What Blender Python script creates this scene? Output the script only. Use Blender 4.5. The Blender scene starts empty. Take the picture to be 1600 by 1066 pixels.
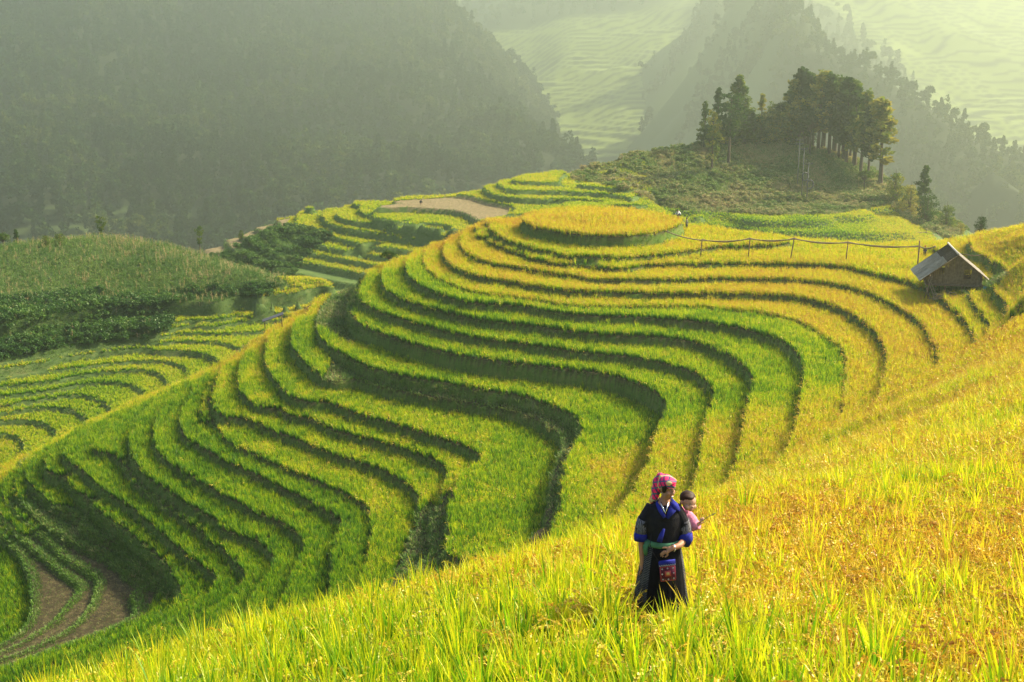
import bpy, bmesh, math, random
import numpy as np
from mathutils import Vector, Matrix, Euler, noise as mnoise
R = math.radians
rng = np.random.default_rng(7)
random.seed(7)
scene = bpy.context.scene
col = scene.collection

# ------------------------------------------------------------------ camera
F_PX, U0, V0 = 2000.0, 800.0, 533.0
PITCH = math.atan(553.0 / 2000.0)
cam_d = bpy.data.cameras.new('camera')
cam_d.sensor_width = 36.0
cam_d.lens = 36.0 * F_PX / 1600.0
cam_d.clip_start, cam_d.clip_end = 0.1, 6000
cam = bpy.data.objects.new('camera', cam_d)
cam.location = (0, 0, 0)
cam.rotation_euler = (R(90) - PITCH, 0, 0)
col.objects.link(cam)
scene.camera = cam

# ------------------------------------------------------------------ light
SUN_EL, SUN_AZ = 39.0, 66.0            # azimuth measured from the view direction (+y) towards +x
sun_dir = Vector((math.sin(R(SUN_AZ)) * math.cos(R(SUN_EL)), math.cos(R(SUN_AZ)) * math.cos(R(SUN_EL)), math.sin(R(SUN_EL))))
world = bpy.data.worlds.new('World')
scene.world = world
world.use_nodes = True
wn = world.node_tree
sky = wn.nodes.new('ShaderNodeTexSky')
sky.sky_type = 'NISHITA'
sky.sun_disc = False
sky.sun_elevation = R(SUN_EL)
sky.sun_rotation = R(SUN_AZ)
sky.dust_density = 4.0
sky.air_density = 1.2
wn.links.new(sky.outputs[0], wn.nodes['Background'].inputs[0])
wn.nodes['Background'].inputs[1].default_value = 0.14
sl = bpy.data.lights.new('sun', 'SUN')
sl.energy = 5.0
sl.angle = R(0.6)
sl.color = (1.0, 0.88, 0.62)
so = bpy.data.objects.new('sun', sl)
so.rotation_euler = (-sun_dir).to_track_quat('-Z', 'Y').to_euler()
so.location = (60, 60, 60)
col.objects.link(so)
scene.view_settings.view_transform = 'Standard'
scene.view_settings.look = 'None'
scene.view_settings.exposure = 1.0
scene.view_settings.gamma = 1.0
scene.render.engine = 'CYCLES'
scene.cycles.use_denoising = True
scene.cycles.max_bounces = 8
scene.cycles.diffuse_bounces = 3
scene.cycles.transmission_bounces = 4
scene.cycles.volume_bounces = 0
scene.cycles.transparent_max_bounces = 8
scene.cycles.sample_clamp_indirect = 4.0

# ------------------------------------------------------------------ helpers
SP, CP = math.sin(PITCH), math.cos(PITCH)
def ray(u, v):
    a, b = (u - U0) / F_PX, (V0 - v) / F_PX
    return np.array((a, CP + b * SP, -SP + b * CP))
def at_z(u, v, z):                      # where the sight line through a photo point meets the level z
    d = ray(u, v)
    return d * (z / d[2])
def at_y(u, v, y):
    d = ray(u, v)
    return d * (y / d[1])
def tag(o, label=None, cat=None, group=None, kind=None):
    if label: o['label'] = label
    if cat: o['category'] = cat
    if group: o['group'] = group
    if kind: o['kind'] = kind
    return o
def link(o, parent=None):
    col.objects.link(o)
    if parent is not None: o.parent = parent
    return o
def smooth01(x):
    x = np.clip(x, 0, 1)
    return x * x * (3 - 2 * x)

class RBF:
    def __init__(self, P, smooth=0.02):
        P = np.asarray(P, float)
        q = np.round(P[:, :2] / 0.9).astype(int)       # drop near-duplicates
        _, idx = np.unique(q, axis=0, return_index=True)
        P = P[np.sort(idx)]
        self.c = P[:, :2]
        n = len(P)
        D = np.sqrt(((self.c[:, None] - self.c[None]) ** 2).sum(-1))
        A = np.zeros((n + 3, n + 3))
        A[:n, :n] = -D + np.eye(n) * smooth
        A[:n, n] = 1; A[:n, n + 1:] = self.c / 100
        A[n:, :n] = A[:n, n:].T
        b = np.zeros(n + 3); b[:n] = P[:, 2]
        s = np.linalg.solve(A, b)
        self.w, self.p = s[:n].astype(np.float32), s[n:]
        self.c32 = self.c.astype(np.float32)
    def __call__(self, X, Y):
        sh = X.shape
        x = X.ravel().astype(np.float32); y = Y.ravel().astype(np.float32)
        out = np.empty(x.size, np.float64)
        for i in range(0, x.size, 8192):
            s = slice(i, i + 8192)
            d = np.sqrt((x[s, None] - self.c32[None, :, 0]) ** 2 + (y[s, None] - self.c32[None, :, 1]) ** 2)
            out[s] = -(d @ self.w) + self.p[0] + (x[s] * self.p[1] + y[s] * self.p[2]) / 100
        return out.reshape(sh)

def dense(pts, step):
    pts = np.asarray(pts, float)
    out = [pts[0]]
    for a, b in zip(pts[:-1], pts[1:]):
        n = max(1, int(math.ceil(np.linalg.norm(b[:2] - a[:2]) / step)))
        for k in range(1, n + 1): out.append(a + (b - a) * k / n)
    return np.array(out)

def rounded(pts):                      # Chaikin, once
    pts = np.asarray(pts, float)
    if len(pts) < 3: return pts
    out = [pts[0]]
    for a, b in zip(pts[:-1], pts[1:]):
        out += [a * .75 + b * .25, a * .25 + b * .75]
    out.append(pts[-1])
    return np.array(out)

class Terrain:
    """A hillside cut into level steps: treads[i] is the height of tread i, lips[i] the traced outer edge of tread i."""
    def __init__(self, treads, lips, extra, rice=0.75, step=2.2, ripe=None):
        self.t = np.array(treads, float)
        self.b = (self.t[:-1] + self.t[1:]) / 2
        P = []
        for i, l in lips:
            zt = self.t[i] + rice
            w = np.array([at_z(u, v, zt) for u, v in rounded(l)])
            w[:, 2] = self.b[i]
            P.append(dense(w, step))
        P.append(np.array(extra, float))
        self.f = RBF(np.vstack(P))
    def grid(self, xs, ys, weight=None, riser=(0.32, 0.28), lip=0.0, rough=0.08):
        self.xs, self.ys = xs, ys
        X, Y = np.meshgrid(xs, ys)
        H = self.f(X, Y)
        gy, gx = np.gradient(H, ys, xs)
        g = np.maximum(np.hypot(gx, gy), 0.03)
        t, b = self.t, self.b
        idx = np.searchsorted(-b, -H)                 # 0: above b[0]
        up = np.clip(idx - 1, 0, len(b) - 1)
        drop = np.where(idx > 0, t[up] - t[np.clip(idx, 0, len(t) - 1)], 0.0)
        d = np.where(idx > 0, (b[up] - H) / g, 50.0)    # metres below the lip above
        nb = b[np.clip(idx, 0, len(b) - 1)]
        dn = np.where(idx < len(b), (H - nb) / g, 50.0) # metres above the next lip
        wr = riser[0] + riser[1] * drop
        span = np.where((idx > 0) & (idx < len(b)), b[up] - nb, 1e3)
        s = np.maximum(d / wr, np.where(idx > 0, (b[up] - H) / (0.8 * span), 1.0))
        s = np.clip(s, 0, 1)
        Z = t[np.clip(idx, 0, len(t) - 1)] + drop * (1 - smooth01(s) ** 0.8)
        Z = np.where(idx == 0, np.maximum(t[0], H), Z)
        Z = np.where(idx == len(t) - 1, np.minimum(Z, np.where(H < t[-1], H, Z)), Z)
        if lip: Z = Z + lip * np.exp(-(dn / 0.22) ** 2) * (idx < len(b)) * (s >= 1)
        W = np.ones_like(Z) if weight is None else weight(X, Y, H)
        Z = H * (1 - W) + Z * W
        self.flat = np.where(W > 0.3, (s >= 1) | (idx == 0), True)
        self.below = np.where(W > 0.3, np.where(idx > 0, d - wr, 50), 50)
        self.above = np.where(W > 0.3, dn, 50)
        self.idx, self.Z, self.H, self.W = idx, Z, H, W
        return X, Y, Z
    def locate(self, x, y):
        i = np.clip(np.searchsorted(self.ys, y) - 1, 0, len(self.ys) - 2)
        j = np.clip(np.searchsorted(self.xs, x) - 1, 0, len(self.xs) - 2)
        fy = np.clip((y - self.ys[i]) / (self.ys[i + 1] - self.ys[i]), 0, 1)
        fx = np.clip((x - self.xs[j]) / (self.xs[j + 1] - self.xs[j]), 0, 1)
        return i, j, fy, fx
    def sample(self, A, x, y):
        i, j, fy, fx = self.locate(x, y)
        return (A[i, j] * (1 - fx) + A[i, j + 1] * fx) * (1 - fy) + (A[i + 1, j] * (1 - fx) + A[i + 1, j + 1] * fx) * fy
    def z(self, x, y):
        return float(self.sample(self.Z, np.array([x]), np.array([y]))[0])

def hits(T, u, v, y0=60, y1=400):
    """the point where the sight line through a photo point meets a terrain"""
    d = ray(u, v)
    ys = np.arange(y0, y1, 0.25)
    px, pz = d[0] / d[1] * ys, d[2] / d[1] * ys
    zz = T.sample(T.Z, px, ys)
    k = int(np.argmax(pz < zz)) if (pz < zz).any() else int(np.argmin(pz - zz))
    return Vector((px[k], ys[k], zz[k]))

def grid_mesh(name, X, Y, Z, mat, keep=None, attrs=None):
    ny, nx = X.shape
    co = np.stack([X, Y, Z], -1).reshape(-1, 3).astype(np.float32)
    a = (np.arange(ny - 1)[:, None] * nx + np.arange(nx - 1)[None]).ravel()
    q = np.stack([a, a + 1, a + nx + 1, a + nx], 1)
    if keep is not None:
        k = keep.ravel()
        q = q[k[q].any(1)]
        used = np.unique(q); remap = -np.ones(len(co), int); remap[used] = np.arange(len(used))
        co, q = co[used], remap[q]
    else: used = np.arange(len(co))
    me = bpy.data.meshes.new(name)
    me.vertices.add(len(co)); me.vertices.foreach_set('co', co.ravel())
    me.loops.add(q.size); me.loops.foreach_set('vertex_index', q.ravel().astype(np.int32))
    me.polygons.add(len(q)); me.polygons.foreach_set('loop_start', (np.arange(len(q)) * 4).astype(np.int32))
    me.polygons.foreach_set('use_smooth', np.ones(len(q), bool))
    for k, v in (attrs or {}).items():
        at = me.attributes.new(k, 'FLOAT', 'POINT'); at.data.foreach_set('value', v.ravel()[used].astype(np.float32))
    me.update(); me.validate()
    me.materials.append(mat)
    return link(bpy.data.objects.new(name, me))

# smooth value noise for numpy arrays
_perm = np.random.default_rng(3).random((64, 64))
def vnoise(x, y, s=1.0, o=0):
    x = np.asarray(x) / s + 17.3 * (o + 1) + 640; y = np.asarray(y) / s + 9.1 * (o + 1) + 640
    i, j = np.floor(x).astype(int), np.floor(y).astype(int)
    fx, fy = smooth01(x - i), smooth01(y - j)
    P = lambda a, b: _perm[a % 64, b % 64]
    return (P(i, j) * (1 - fx) + P(i + 1, j) * fx) * (1 - fy) + (P(i, j + 1) * (1 - fx) + P(i + 1, j + 1) * fx) * fy

# ------------------------------------------------------------------ main hill: traced terrace edges
#        0      1      2      3      4      5      6      7      8      9     10     11
MT = [-26.8, -28.4, -29.1, -29.8, -30.5, -31.4, -31.75, -32.85, -34.0, -35.1, -37.0, -38.1,
#       12     13     14     15     16     17     18     19     20     21     22     23     24   25    26
      -39.5, -40.6, -41.6, -42.6, -43.2, -44.1, -45.0, -45.9, -46.8, -47.8, -49.2, -50.0, -50.6, -51.1, -51.6,
#       27
      -52.8]
ML = [
 (0, [(1066,341),(1060,335),(1025,327),(975,321),(925,319),(875,320),(837,325),(820,331),(815,336),(830,346),(862,352),(900,357),(940,360),(985,360),(1025,356),(1050,349),(1066,341)]),
 (1, [(758,338),(763,346),(768,356),(780,363),(800,371),(825,380),(850,386),(875,390),(892,393),(915,392),(940,397),(975,395),(1025,391),(1075,385),(1112,379),(1128,377)]),
 (2, [(757,350),(764,366),(780,377),(800,384),(850,396),(900,403),(928,407),(950,405),(1025,405),(1100,404),(1200,404),(1250,404),(1300,406),(1350,415),(1375,422),(1412,430),(1435,437),(1455,447),(1482,467),(1505,485),(1518,503),(1526,525),(1524,545),(1514,568),(1495,592)]),
 (3, [(733,350),(722,362),(719,377),(732,392),(762,403),(800,408),(837,414),(875,420),(912,424),(925,429),(975,429),(1050,429),(1125,427),(1200,427),(1250,428),(1300,435),(1350,445),(1380,459),(1407,473),(1430,488),(1447,505),(1458,525),(1463,545),(1459,565),(1449,587),(1430,610)]),
 (4, [(705,365),(692,378),(695,395),(712,412),(750,425),(800,431),(837,439),(875,444),(925,447),(1000,449),(1100,449),(1150,450),(1200,451),(1250,455),(1287,464),(1312,472),(1337,485),(1362,502),(1380,525),(1388,545),(1387,567),(1381,590),(1371,617),(1355,640)]),
 (5, [(675,378),(662,390),(663,410),(687,430),(725,445),(762,453),(800,456),(837,461),(875,467),(925,471),(1000,471),(1075,471),(1150,476),(1200,482),(1237,490),(1267,502),(1292,520),(1312,532),(1322,547),(1324,575),(1318,622),(1311,647),(1298,670),(1275,702)]),
 (6, [(645,390),(634,402),(635,420),(650,435),(675,447),(712,460),(750,466),(800,467),(837,472),(875,480),(925,484),(1000,485),(1050,489),(1100,494),(1150,502),(1200,514),(1220,522),(1237,532),(1247,545),(1258,562),(1259,580),(1254,600),(1250,635),(1240,670),(1225,700),(1208,722)]),
 (7, [(612,402),(600,414),(598,425),(600,440),(612,452),(650,467),(700,480),(750,490),(800,496),(850,501),(900,509),(950,514),(1000,515),(1050,519),(1087,525),(1125,537),(1150,552),(1170,570),(1180,585),(1170,615),(1162,660),(1155,700),(1148,722),(1132,748)]),
 (8, [(590,410),(578,418),(567,435),(555,457),(575,472),(600,482),(650,497),(700,510),(750,520),(800,526),(850,532),(900,540),(950,544),(1000,550),(1037,557),(1075,568),(1100,580),(1117,598),(1116,615),(1103,642),(1097,685),(1093,720),(1085,752)]),
 (9, [(575,418),(560,440),(550,465),(550,490),(575,505),(612,517),(650,530),(700,542),(750,550),(800,557),(850,562),(900,568),(950,575),(987,585),(1025,602),(1045,620),(1042,637),(1032,655),(1020,700),(1003,735),(982,770),(960,800)]),
 (10,[(530,448),(505,470),(495,490),(497,517),(512,532),(540,547),(560,557),(575,565),(612,575),(650,582),(700,590),(750,600),(800,606),(850,620),(882,632),(900,642),(910,660),(907,672),(890,700),(882,715),(875,740),(872,772),(866,805),(860,825)]),
 (11,[(485,480),(463,492),(456,510),(456,537),(470,550),(487,567),(507,581),(525,585),(550,581),(575,585),(612,598),(650,605),(700,612),(750,621),(800,629),(845,645),(875,665),(885,680),(872,710),(862,745),(860,790),(856,815)]),
 (12,[(440,505),(424,512),(416,525),(415,560),(427,582),(442,602),(455,612),(485,621),(505,618),(525,625),(555,637),(587,645),(625,657),(662,667),(700,680),(732,690),(748,700),(757,709),(738,720),(720,732),(704,753),(700,785),(697,825),(694,853),(712,861),(750,866),(790,868)]),
 (13,[(405,528),(382,545),(372,575),(375,597),(382,612),(399,625),(415,629),(435,629),(457,634),(500,652),(525,665),(562,672),(600,682),(637,692),(675,707),(698,720),(700,735),(692,760),(687,800),(680,850)]),
 (14,[(375,545),(350,565),(337,590),(330,615),(332,635),(350,645),(370,643),(400,650),(425,665),(450,672),(487,687),(525,702),(562,712),(587,720),(612,732),(637,747),(650,760),(657,778),(655,800),(645,830),(630,870)]),
 (15,[(350,560),(333,585),(322,612),(322,640),(340,660),(357,685),(399,702),(437,720),(475,735),(512,750),(550,767),(570,780),(579,797),(579,825),(575,855),(565,887),(557,920),(550,940)]),
 (16,[(335,566),(305,592),(290,622),(280,645),(281,668),(287,673),(312,689),(350,711),(375,722),(400,732),(425,745),(450,757),(487,775),(512,790),(535,803),(532,820),(522,835),(517,855),(520,882),(515,907),(509,930),(498,948)]),
 (17,[(313,575),(270,610),(250,635),(240,660),(240,685),(250,702),(275,722),(312,742),(350,765),(375,777),(400,791),(437,805),(462,822),(475,838),(475,850),(463,870),(450,900),(437,935),(420,972)]),
 (18,[(297,584),(262,605),(222,640),(203,665),(200,690),(210,715),(225,735),(250,750),(275,767),(312,790),(337,802),(347,818),(370,825),(400,832),(415,845),(427,860),(430,872),(415,895),(400,912),(390,930),(378,955),(366,975)]),
 (19,[(270,596),(235,615),(205,640),(175,662),(152,685),(143,694),(162,698),(190,706),(205,735),(225,757),(262,784),(300,809),(330,830),(347,846),(362,865),(383,887),(386,896),(374,911),(350,932),(322,957),(285,985)]),
 (20,[(232,613),(190,632),(140,662),(105,688),(96,702),(110,716),(132,731),(150,750),(175,767),(200,779),(225,800),(250,824),(275,845),(312,872),(337,889),(341,900),(325,922),(300,942),(262,962),(225,985),(180,1008),(120,1035),(60,1060)]),
 (21,[(180,637),(130,655),(90,685),(72,708),(70,728),(85,733),(103,735),(112,750),(130,767),(150,785),(172,803),(212,832),(240,857),(260,872),(272,895),(284,915),(281,930),(262,945),(225,965),(175,987),(125,1003),(62,1020),(10,1040),(-60,1062)]),
 (22,[(115,668),(70,693),(45,715),(38,740),(52,752),(67,765),(80,780),(100,790),(124,790),(150,803),(180,835),(210,865),(235,885),(255,908),(262,925),(245,945),(205,965),(150,985),(100,1000),(40,1020),(0,1035),(-60,1055)]),
 (23,[(75,690),(40,708),(25,735),(22,765),(45,785),(75,812),(110,832),(150,850),(185,872),(215,897),(235,903),(212,905),(206,915),(210,935),(214,947),(175,968),(112,990),(50,1012),(0,1030),(-60,1048)]),
 (24,[(45,706),(10,735),(2,765),(14,778),(25,792),(50,813),(82,841),(100,862),(135,878),(150,890),(150,912),(145,930),(130,950),(107,972),(50,1000),(0,1017),(-60,1035)]),
 (25,[(15,725),(-15,745),(-15,775),(0,800),(30,830),(70,860),(100,885),(130,903),(112,925),(95,945),(80,962),(50,980),(0,1007),(-60,1025)]),
 (26,[(-30,745),(-40,790),(0,825),(20,842),(37,862),(47,887),(50,925),(47,955),(32,975),(0,995),(-60,1015)]),
]
EX = []
def ex(u, v, y, dz=0.0):
    p = at_y(u, v, y); p[2] += dz; EX.append(p)
RICE = 0.75
# the near slope (rice tops traced, ground a rice height below)
for u, v, y in [(1600,1066,7.6),(1400,1066,7.9),(1200,1066,8.2),(1000,1066,8.6),(800,1066,9.0),(600,1066,9.6),(400,1066,10.6),(300,1066,11.6),
                (1600,950,10.6),(1400,950,10.9),(1200,950,11.4),(800,960,12.2),(600,1000,12.2),
                (1600,850,14.5),(1400,850,15.2),(1200,850,15.8),(1000,880,14.2),
                (1600,750,21),(1400,750,22.5),(1250,770,21),(1600,650,33),(1450,670,34),(1600,590,46),(1500,600,52),(1600,540,60),(1600,490,76),(1600,450,98),
                (1600,400,117),(1600,365,130),(1700,330,138),(1550,400,130),(1545,436,124),(1565,430,124),(1552,452,117),(1525,458,118),(1585,432,115),(1560,360,138),(1480,395,138),
                (350,1014,14.5),(450,985,14.2),(600,938,15),(720,905,16.5),(850,868,18.5),(950,830,21),(1050,790,24.5),(1150,742,32),(1220,710,42),(1300,665,56),(1380,622,73)]:
    ex(u, v, y, -RICE * (0.56 if y < 25 else .8))
for u, v, y in [(1045,945,11.2),(980,945,11.1),(1110,940,11.3)]: ex(u, v, y, -0.25)
# below the brow, out of sight: falls off more steeply than the sight line
for u, v, y0, y1 in [(250,1040,14,85),(350,1012,14.5,84),(450,983,14.2,84),(600,936,15,82),(720,903,16.5,82),(850,866,18.5,80),(950,826,21,80),(1050,786,24.5,80),(1150,738,32,80)]:
    for t, dz in ((0.12, 0.9), (0.3, 2.6), (0.5, 3.4), (0.7, 3.0), (0.88, 1.5)):
        ex(u, v, y0 + (y1 - y0) * t, -RICE - dz)
for x, y, z in [(-30,30,-30),(-60,40,-44),(-30,55,-40),(-20,12,-12),(-60,10,-30),(-80,80,-56),(-90,110,-60),(0,0,-1.9),(10,0,-1.2),(-10,0,-3),(40,0,1.5),(40,30,-3),(60,60,-8),(75,90,-12),(85,130,-17),(90,170,-26)]:
    EX.append(np.array((x, y, z)))
# round top of the mound, golden shoulder to its right, far side hidden
for u, v in [(850,335),(900,330),(940,345),(980,330),(1020,340)]: p = at_z(u, v, MT[0] + RICE); p[2] = MT[0] + 0.1; EX.append(p)
for u, v, y in [(1090,350,151),(1200,365,148),(1300,375,147),(1400,380,147)]:
    p = at_y(u, v, y); p[2] -= RICE; EX.append(p)
for u, v, y in [(1090,348,156),(1200,368,153),(1300,377,152),(1400,384,152),(1480,384,150),(1560,350,148)]:
    for k, dz in ((9, 3.5), (25, 12), (45, 20)):
        p = at_y(u, v, y + k); p[2] -= dz; EX.append(p)
# the far-left flank behind the golden edge
RIDGE = [(835,322,0),(762,337,1),(735,348,3),(705,364,4),(675,377,5),(645,389,6),(612,401,7),(585,410,8),(555,432,9.2),(528,447,10),(485,479,11),(440,503,12),(405,527,13),(375,543,14),(350,558,15),(320,570,16.5),(285,588,18.4),(232,611,20),(180,635,21),(115,666,22),(60,697,23.3),(0,730,25),(-60,760,26.3)]
rp = []
for u, v, l in RIDGE:
    i = int(l); zt = MT[i] + (MT[min(i + 1, 27)] - MT[i]) * (l - i)
    rp.append(at_z(u, v, zt + RICE) - np.array((0, 0, RICE)))
rp = np.array(rp)
for k in range(len(rp)):
    a, b = rp[max(k - 1, 0)], rp[min(k + 1, len(rp) - 1)]
    t = (b - a)[:2]; t /= np.linalg.norm(t); n = np.array((-t[1], t[0]))
    if n[1] < 0: n = -n
    for d, dz in ((4, 2.2), (10, 6.5), (22, 14), (40, 20)):
        EX.append(np.array((rp[k][0] + n[0] * d, rp[k][1] + n[1] * d, rp[k][2] - dz)))
for u, v in [(20,870),(10,930),(-30,900),(-40,960)]: p = at_z(u, v, MT[27] + .75); p[2] = MT[27] + 0.2; EX.append(p)

main = Terrain(MT, ML, EX)
xs = np.concatenate([np.arange(-84, -62, 1.0), np.arange(-62, 66, 0.24), np.arange(66, 120, 1.0)])
ys = np.concatenate([np.arange(-14, 66, 0.5), np.arange(66, 172, 0.24), np.arange(172, 215, 1.0)])
def mweight(X, Y, H):
    w = smooth01((Y - 62) / 16)
    w *= 1 - smooth01((H + 27.9) / 0.8) * smooth01((X - 24) / 6)
    return w
X, Y, Z = main.grid(xs, ys, mweight, riser=(.15, .18), lip=0.08)

# keep the main hill's sheet from running over the valley behind it
ridge_y = np.interp(X[0], rp[::-1, 0], rp[::-1, 1])
main_keep = (Y < ridge_y[None, :] + 30) | (X > 10)

# ------------------------------------------------------------------ valley terraces behind the golden edge
VT = [-50.0, -52.6, -53.2, -53.9, -54.5, -55.1, -56.1, -56.7, -57.4, -58.0, -58.6, -59.3, -60.1, -60.9]
VL = [
 (0, [(400,464),(413,462),(455,459),(497,450),(520,441)]),
 (1, [(330,497),(381,484),(437,480),(490,471),(540,455)]),
 (2, [(265,508),(287,504),(350,500),(420,494),(455,487),(530,475)]),
 (3, [(262,519),(276,515),(350,516),(413,513),(450,505),(500,495)]),
 (4, [(225,530),(245,531),(297,527),(350,531),(371,539),(385,548),(390,565)]),
 (5, [(-60,582),(0,571),(70,559),(140,546),(192,541),(233,538),(241,543),(297,543),(332,550),(341,559),(342,575)]),
 (6, [(-60,590),(0,585),(84,573),(140,567),(210,559),(262,559),(287,567),(294,578),(290,600)]),
 (7, [(-60,607),(0,597),(70,592),(140,578),(210,571),(245,576),(261,590),(262,612)]),
 (8, [(-60,622),(0,613),(70,606),(140,592),(192,592),(217,602),(226,611),(226,630)]),
 (9, [(-60,632),(0,628),(60,619),(108,611),(140,613),(168,627),(175,637),(174,655)]),
 (10,[(-60,646),(0,640),(58,630),(105,632),(130,644),(138,657),(134,675)]),
 (11,[(-60,660),(0,651),(52,651),(80,662),(89,672),(86,684),(74,700)]),
 (12,[(-60,680),(0,671),(24,674),(38,685),(36,702),(22,722)]),
]
VX = []
def vx(u, v, y=None, z=None, dz=0):
    p = at_y(u, v, y) if y else at_z(u, v, z); p[2] += dz; VX.append(p)
for u, v, z in [(470,447,-49.3),(480,435,-48.8),(505,438,-49.0)]: vx(u, v, z=z)
for u, v, y in [(-60,560,184),(0,552,186.5),(80,543,190),(150,530,194),(230,515,197.5),(240,500,201),(290,488,204.5),(340,476,206),(400,460,209),(440,445,212.6)]: vx(u, v, y=y)
CREST = [(-80,402),(0,386),(60,377),(110,374),(150,369),(200,370),(260,378),(320,396),(400,422),(440,436)]
for k, (u, v) in enumerate(CREST):
    yc = 236 - 18 * max(0, (u - 150) / 300)
    vx(u, v + 4, y=yc)
    for d, dz in ((8, 3.0), (22, 11), (45, 22), (75, 42)): p = at_y(u, v, yc + d); p[2] -= dz; VX.append(p)
for u, v, y in [(0,520,191),(0,470,203),(0,420,218),(100,500,198),(100,440,213),(200,478,205),(200,440,214),(200,400,225),(300,455,210),(300,420,219),(380,445,212),(380,425,216),(-80,500,194),(-80,440,212)]: vx(u, v, y=y)
for x, y, z in [(-30,205,-64),(-20,230,-60),(-10,250,-62),(-80,150,-70),(-60,160,-68),(-95,185,-63),(-110,215,-57)]: VX.append(np.array((x, y, z), float))
valley = Terrain(VT, VL, VX, rice=0.7, step=3.5)
vX, vY, vZ = valley.grid(np.arange(-125, 0, 0.45), np.arange(135, 300, 0.45), None, riser=(.25, .25), lip=0.06)

# ------------------------------------------------------------------ middle hill and the wooded knoll
HT = [-41.3, -42.2, -43.2, -44.5, -45.2, -46.6, -47.7, -48.9, -50.4, -51.6, -52.8, -53.9, -55.0, -56.2]
HL = [
 (0, [(800,278),(806,279),(846,281),(900,283),(950,283),(1000,288)]),
 (1, [(778,284),(784,288),(798,294),(846,294),(900,296),(960,300),(990,306)]),
 (2, [(755,288),(760,294),(773,302),(827,307),(900,307),(950,310),(960,318),(900,322)]),
 (3, [(715,300),(737,302),(755,308),(784,314),(802,318),(805,326),(790,332)]),
 (4, [(640,312),(579,318),(595,327),(646,336),(701,343),(737,346),(780,350)]),
 (5, [(565,318),(560,324),(574,331),(628,341),(682,349),(715,353),(770,360)]),
 (6, [(535,322),(524,328),(527,335),(545,341),(592,347),(646,354),(697,360),(750,370)]),
 (7, [(505,326),(503,334),(509,340),(523,350),(574,358),(628,365),(668,371),(720,380)]),
 (8, [(470,327),(460,340),(466,352),(490,361),(520,366),(545,372),(574,379),(603,383),(660,390)]),
 (9, [(435,338),(440,352),(470,372),(527,386),(574,392),(606,397),(650,402)]),
 (10,[(405,350),(415,365),(450,385),(501,394),(537,401),(588,410),(630,418)]),
 (11,[(380,362),(392,377),(430,396),(483,406),(519,414),(556,421),(600,430)]),
 (12,[(355,372),(365,388),(410,410),(470,424),(520,434),(560,440)]),
]
HX = []
def hx(u, v, y, dz=0.0):
    p = at_y(u, v, y); p[2] += dz; HX.append(p)
BACK = [(322,384,280),(360,368,284),(400,354,288),(440,338,291),(480,323,292),(560,311,285),(650,304,283),(720,299,286),(770,286,288),(820,271,291),(865,265,297),(930,254,305)]
for u, v, y in BACK:
    hx(u, v, y, -.7)
    for d, dz in ((7, 4), (20, 12), (45, 26), (80, 50)): hx(u, v, y + d, -dz)
KN = [(980,243,316),(1010,240,318),(1080,229,322),(1150,224,324),(1250,228,322),(1330,248,318),(1390,285,311),(1440,325,304),(1500,357,296)]
for u, v, y in KN:
    hx(u, v, y)
    for d, dz in ((8, 3), (22, 12), (45, 28)): hx(u, v, y + d, -dz)
for u, v, y in [(880,280,300),(940,272,302),(1000,275,302),(1020,300,290),(1060,318,284),(1120,328,282),(1200,333,281),(1280,331,282),(1340,322,285),(1390,318,288),
                (1100,290,296),(1200,290,297),(1300,290,297),(1100,260,308),(1200,250,311),(1300,262,308),(1020,270,305),(1380,300,298),(1430,345,290)]: hx(u, v, y)
# three low steps below the knoll, rice on top
for zt, L in [(-47.3, [(1000,322),(1040,331),(1094,334),(1187,339),(1281,336),(1344,327),(1378,318)]),
              (-48.7, [(960,330),(1010,337),(1078,342),(1156,350),(1234,354),(1312,347),(1359,335),(1395,330)]),
              (-50.2, [(1050,352),(1100,356),(1156,362),(1250,372),(1372,375),(1440,372)])]:
    for u, v in L:
        p = at_z(u, v, zt + .7); p[2] = zt; HX.append(p)
hill_steps = [-47.3, -48.7, -50.2]
for x, y, z in [(10,240,-60),(50,235,-60),(90,235,-58),(-30,255,-62),(-75,245,-68),(-95,270,-74),(120,250,-60),(140,290,-62),(-105,330,-95),(-60,365,-100),(0,372,-95),(60,372,-80),(150,372,-80),(-105,300,-88)]: HX.append(np.array((x, y, z), float))
mid = Terrain(HT, HL, HX, rice=0.7, step=4.0)
def hweight(X, Y, H): return 1 - smooth01((X - 24) / 6)
hX, hY, hZ = mid.grid(np.arange(-105, 150, 0.55), np.arange(222, 372, 0.55), hweight, riser=(.25, .22), lip=0.08)
# the knoll's foot: gentle steps over the right part
def steps_at(X, H, Z):
    s = np.array([-46.0] + hill_steps + [-51.8, -53.3, -55]); b = s[1:]
    out = H.copy()
    for a, c in zip(s[:-1], s[1:]):
        m = (H < a) & (H >= c)
        f = (a - H) / (a - c)
        out = np.where(m, a - (a - c) * (0.12 * f + 0.88 * smooth01((f - 0.62) / 0.38)), out)
    w = smooth01((X - 26) / 5)
    return Z * (1 - w) + out * w
hZ = steps_at(hX, mid.H, hZ); mid.Z = hZ

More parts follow.
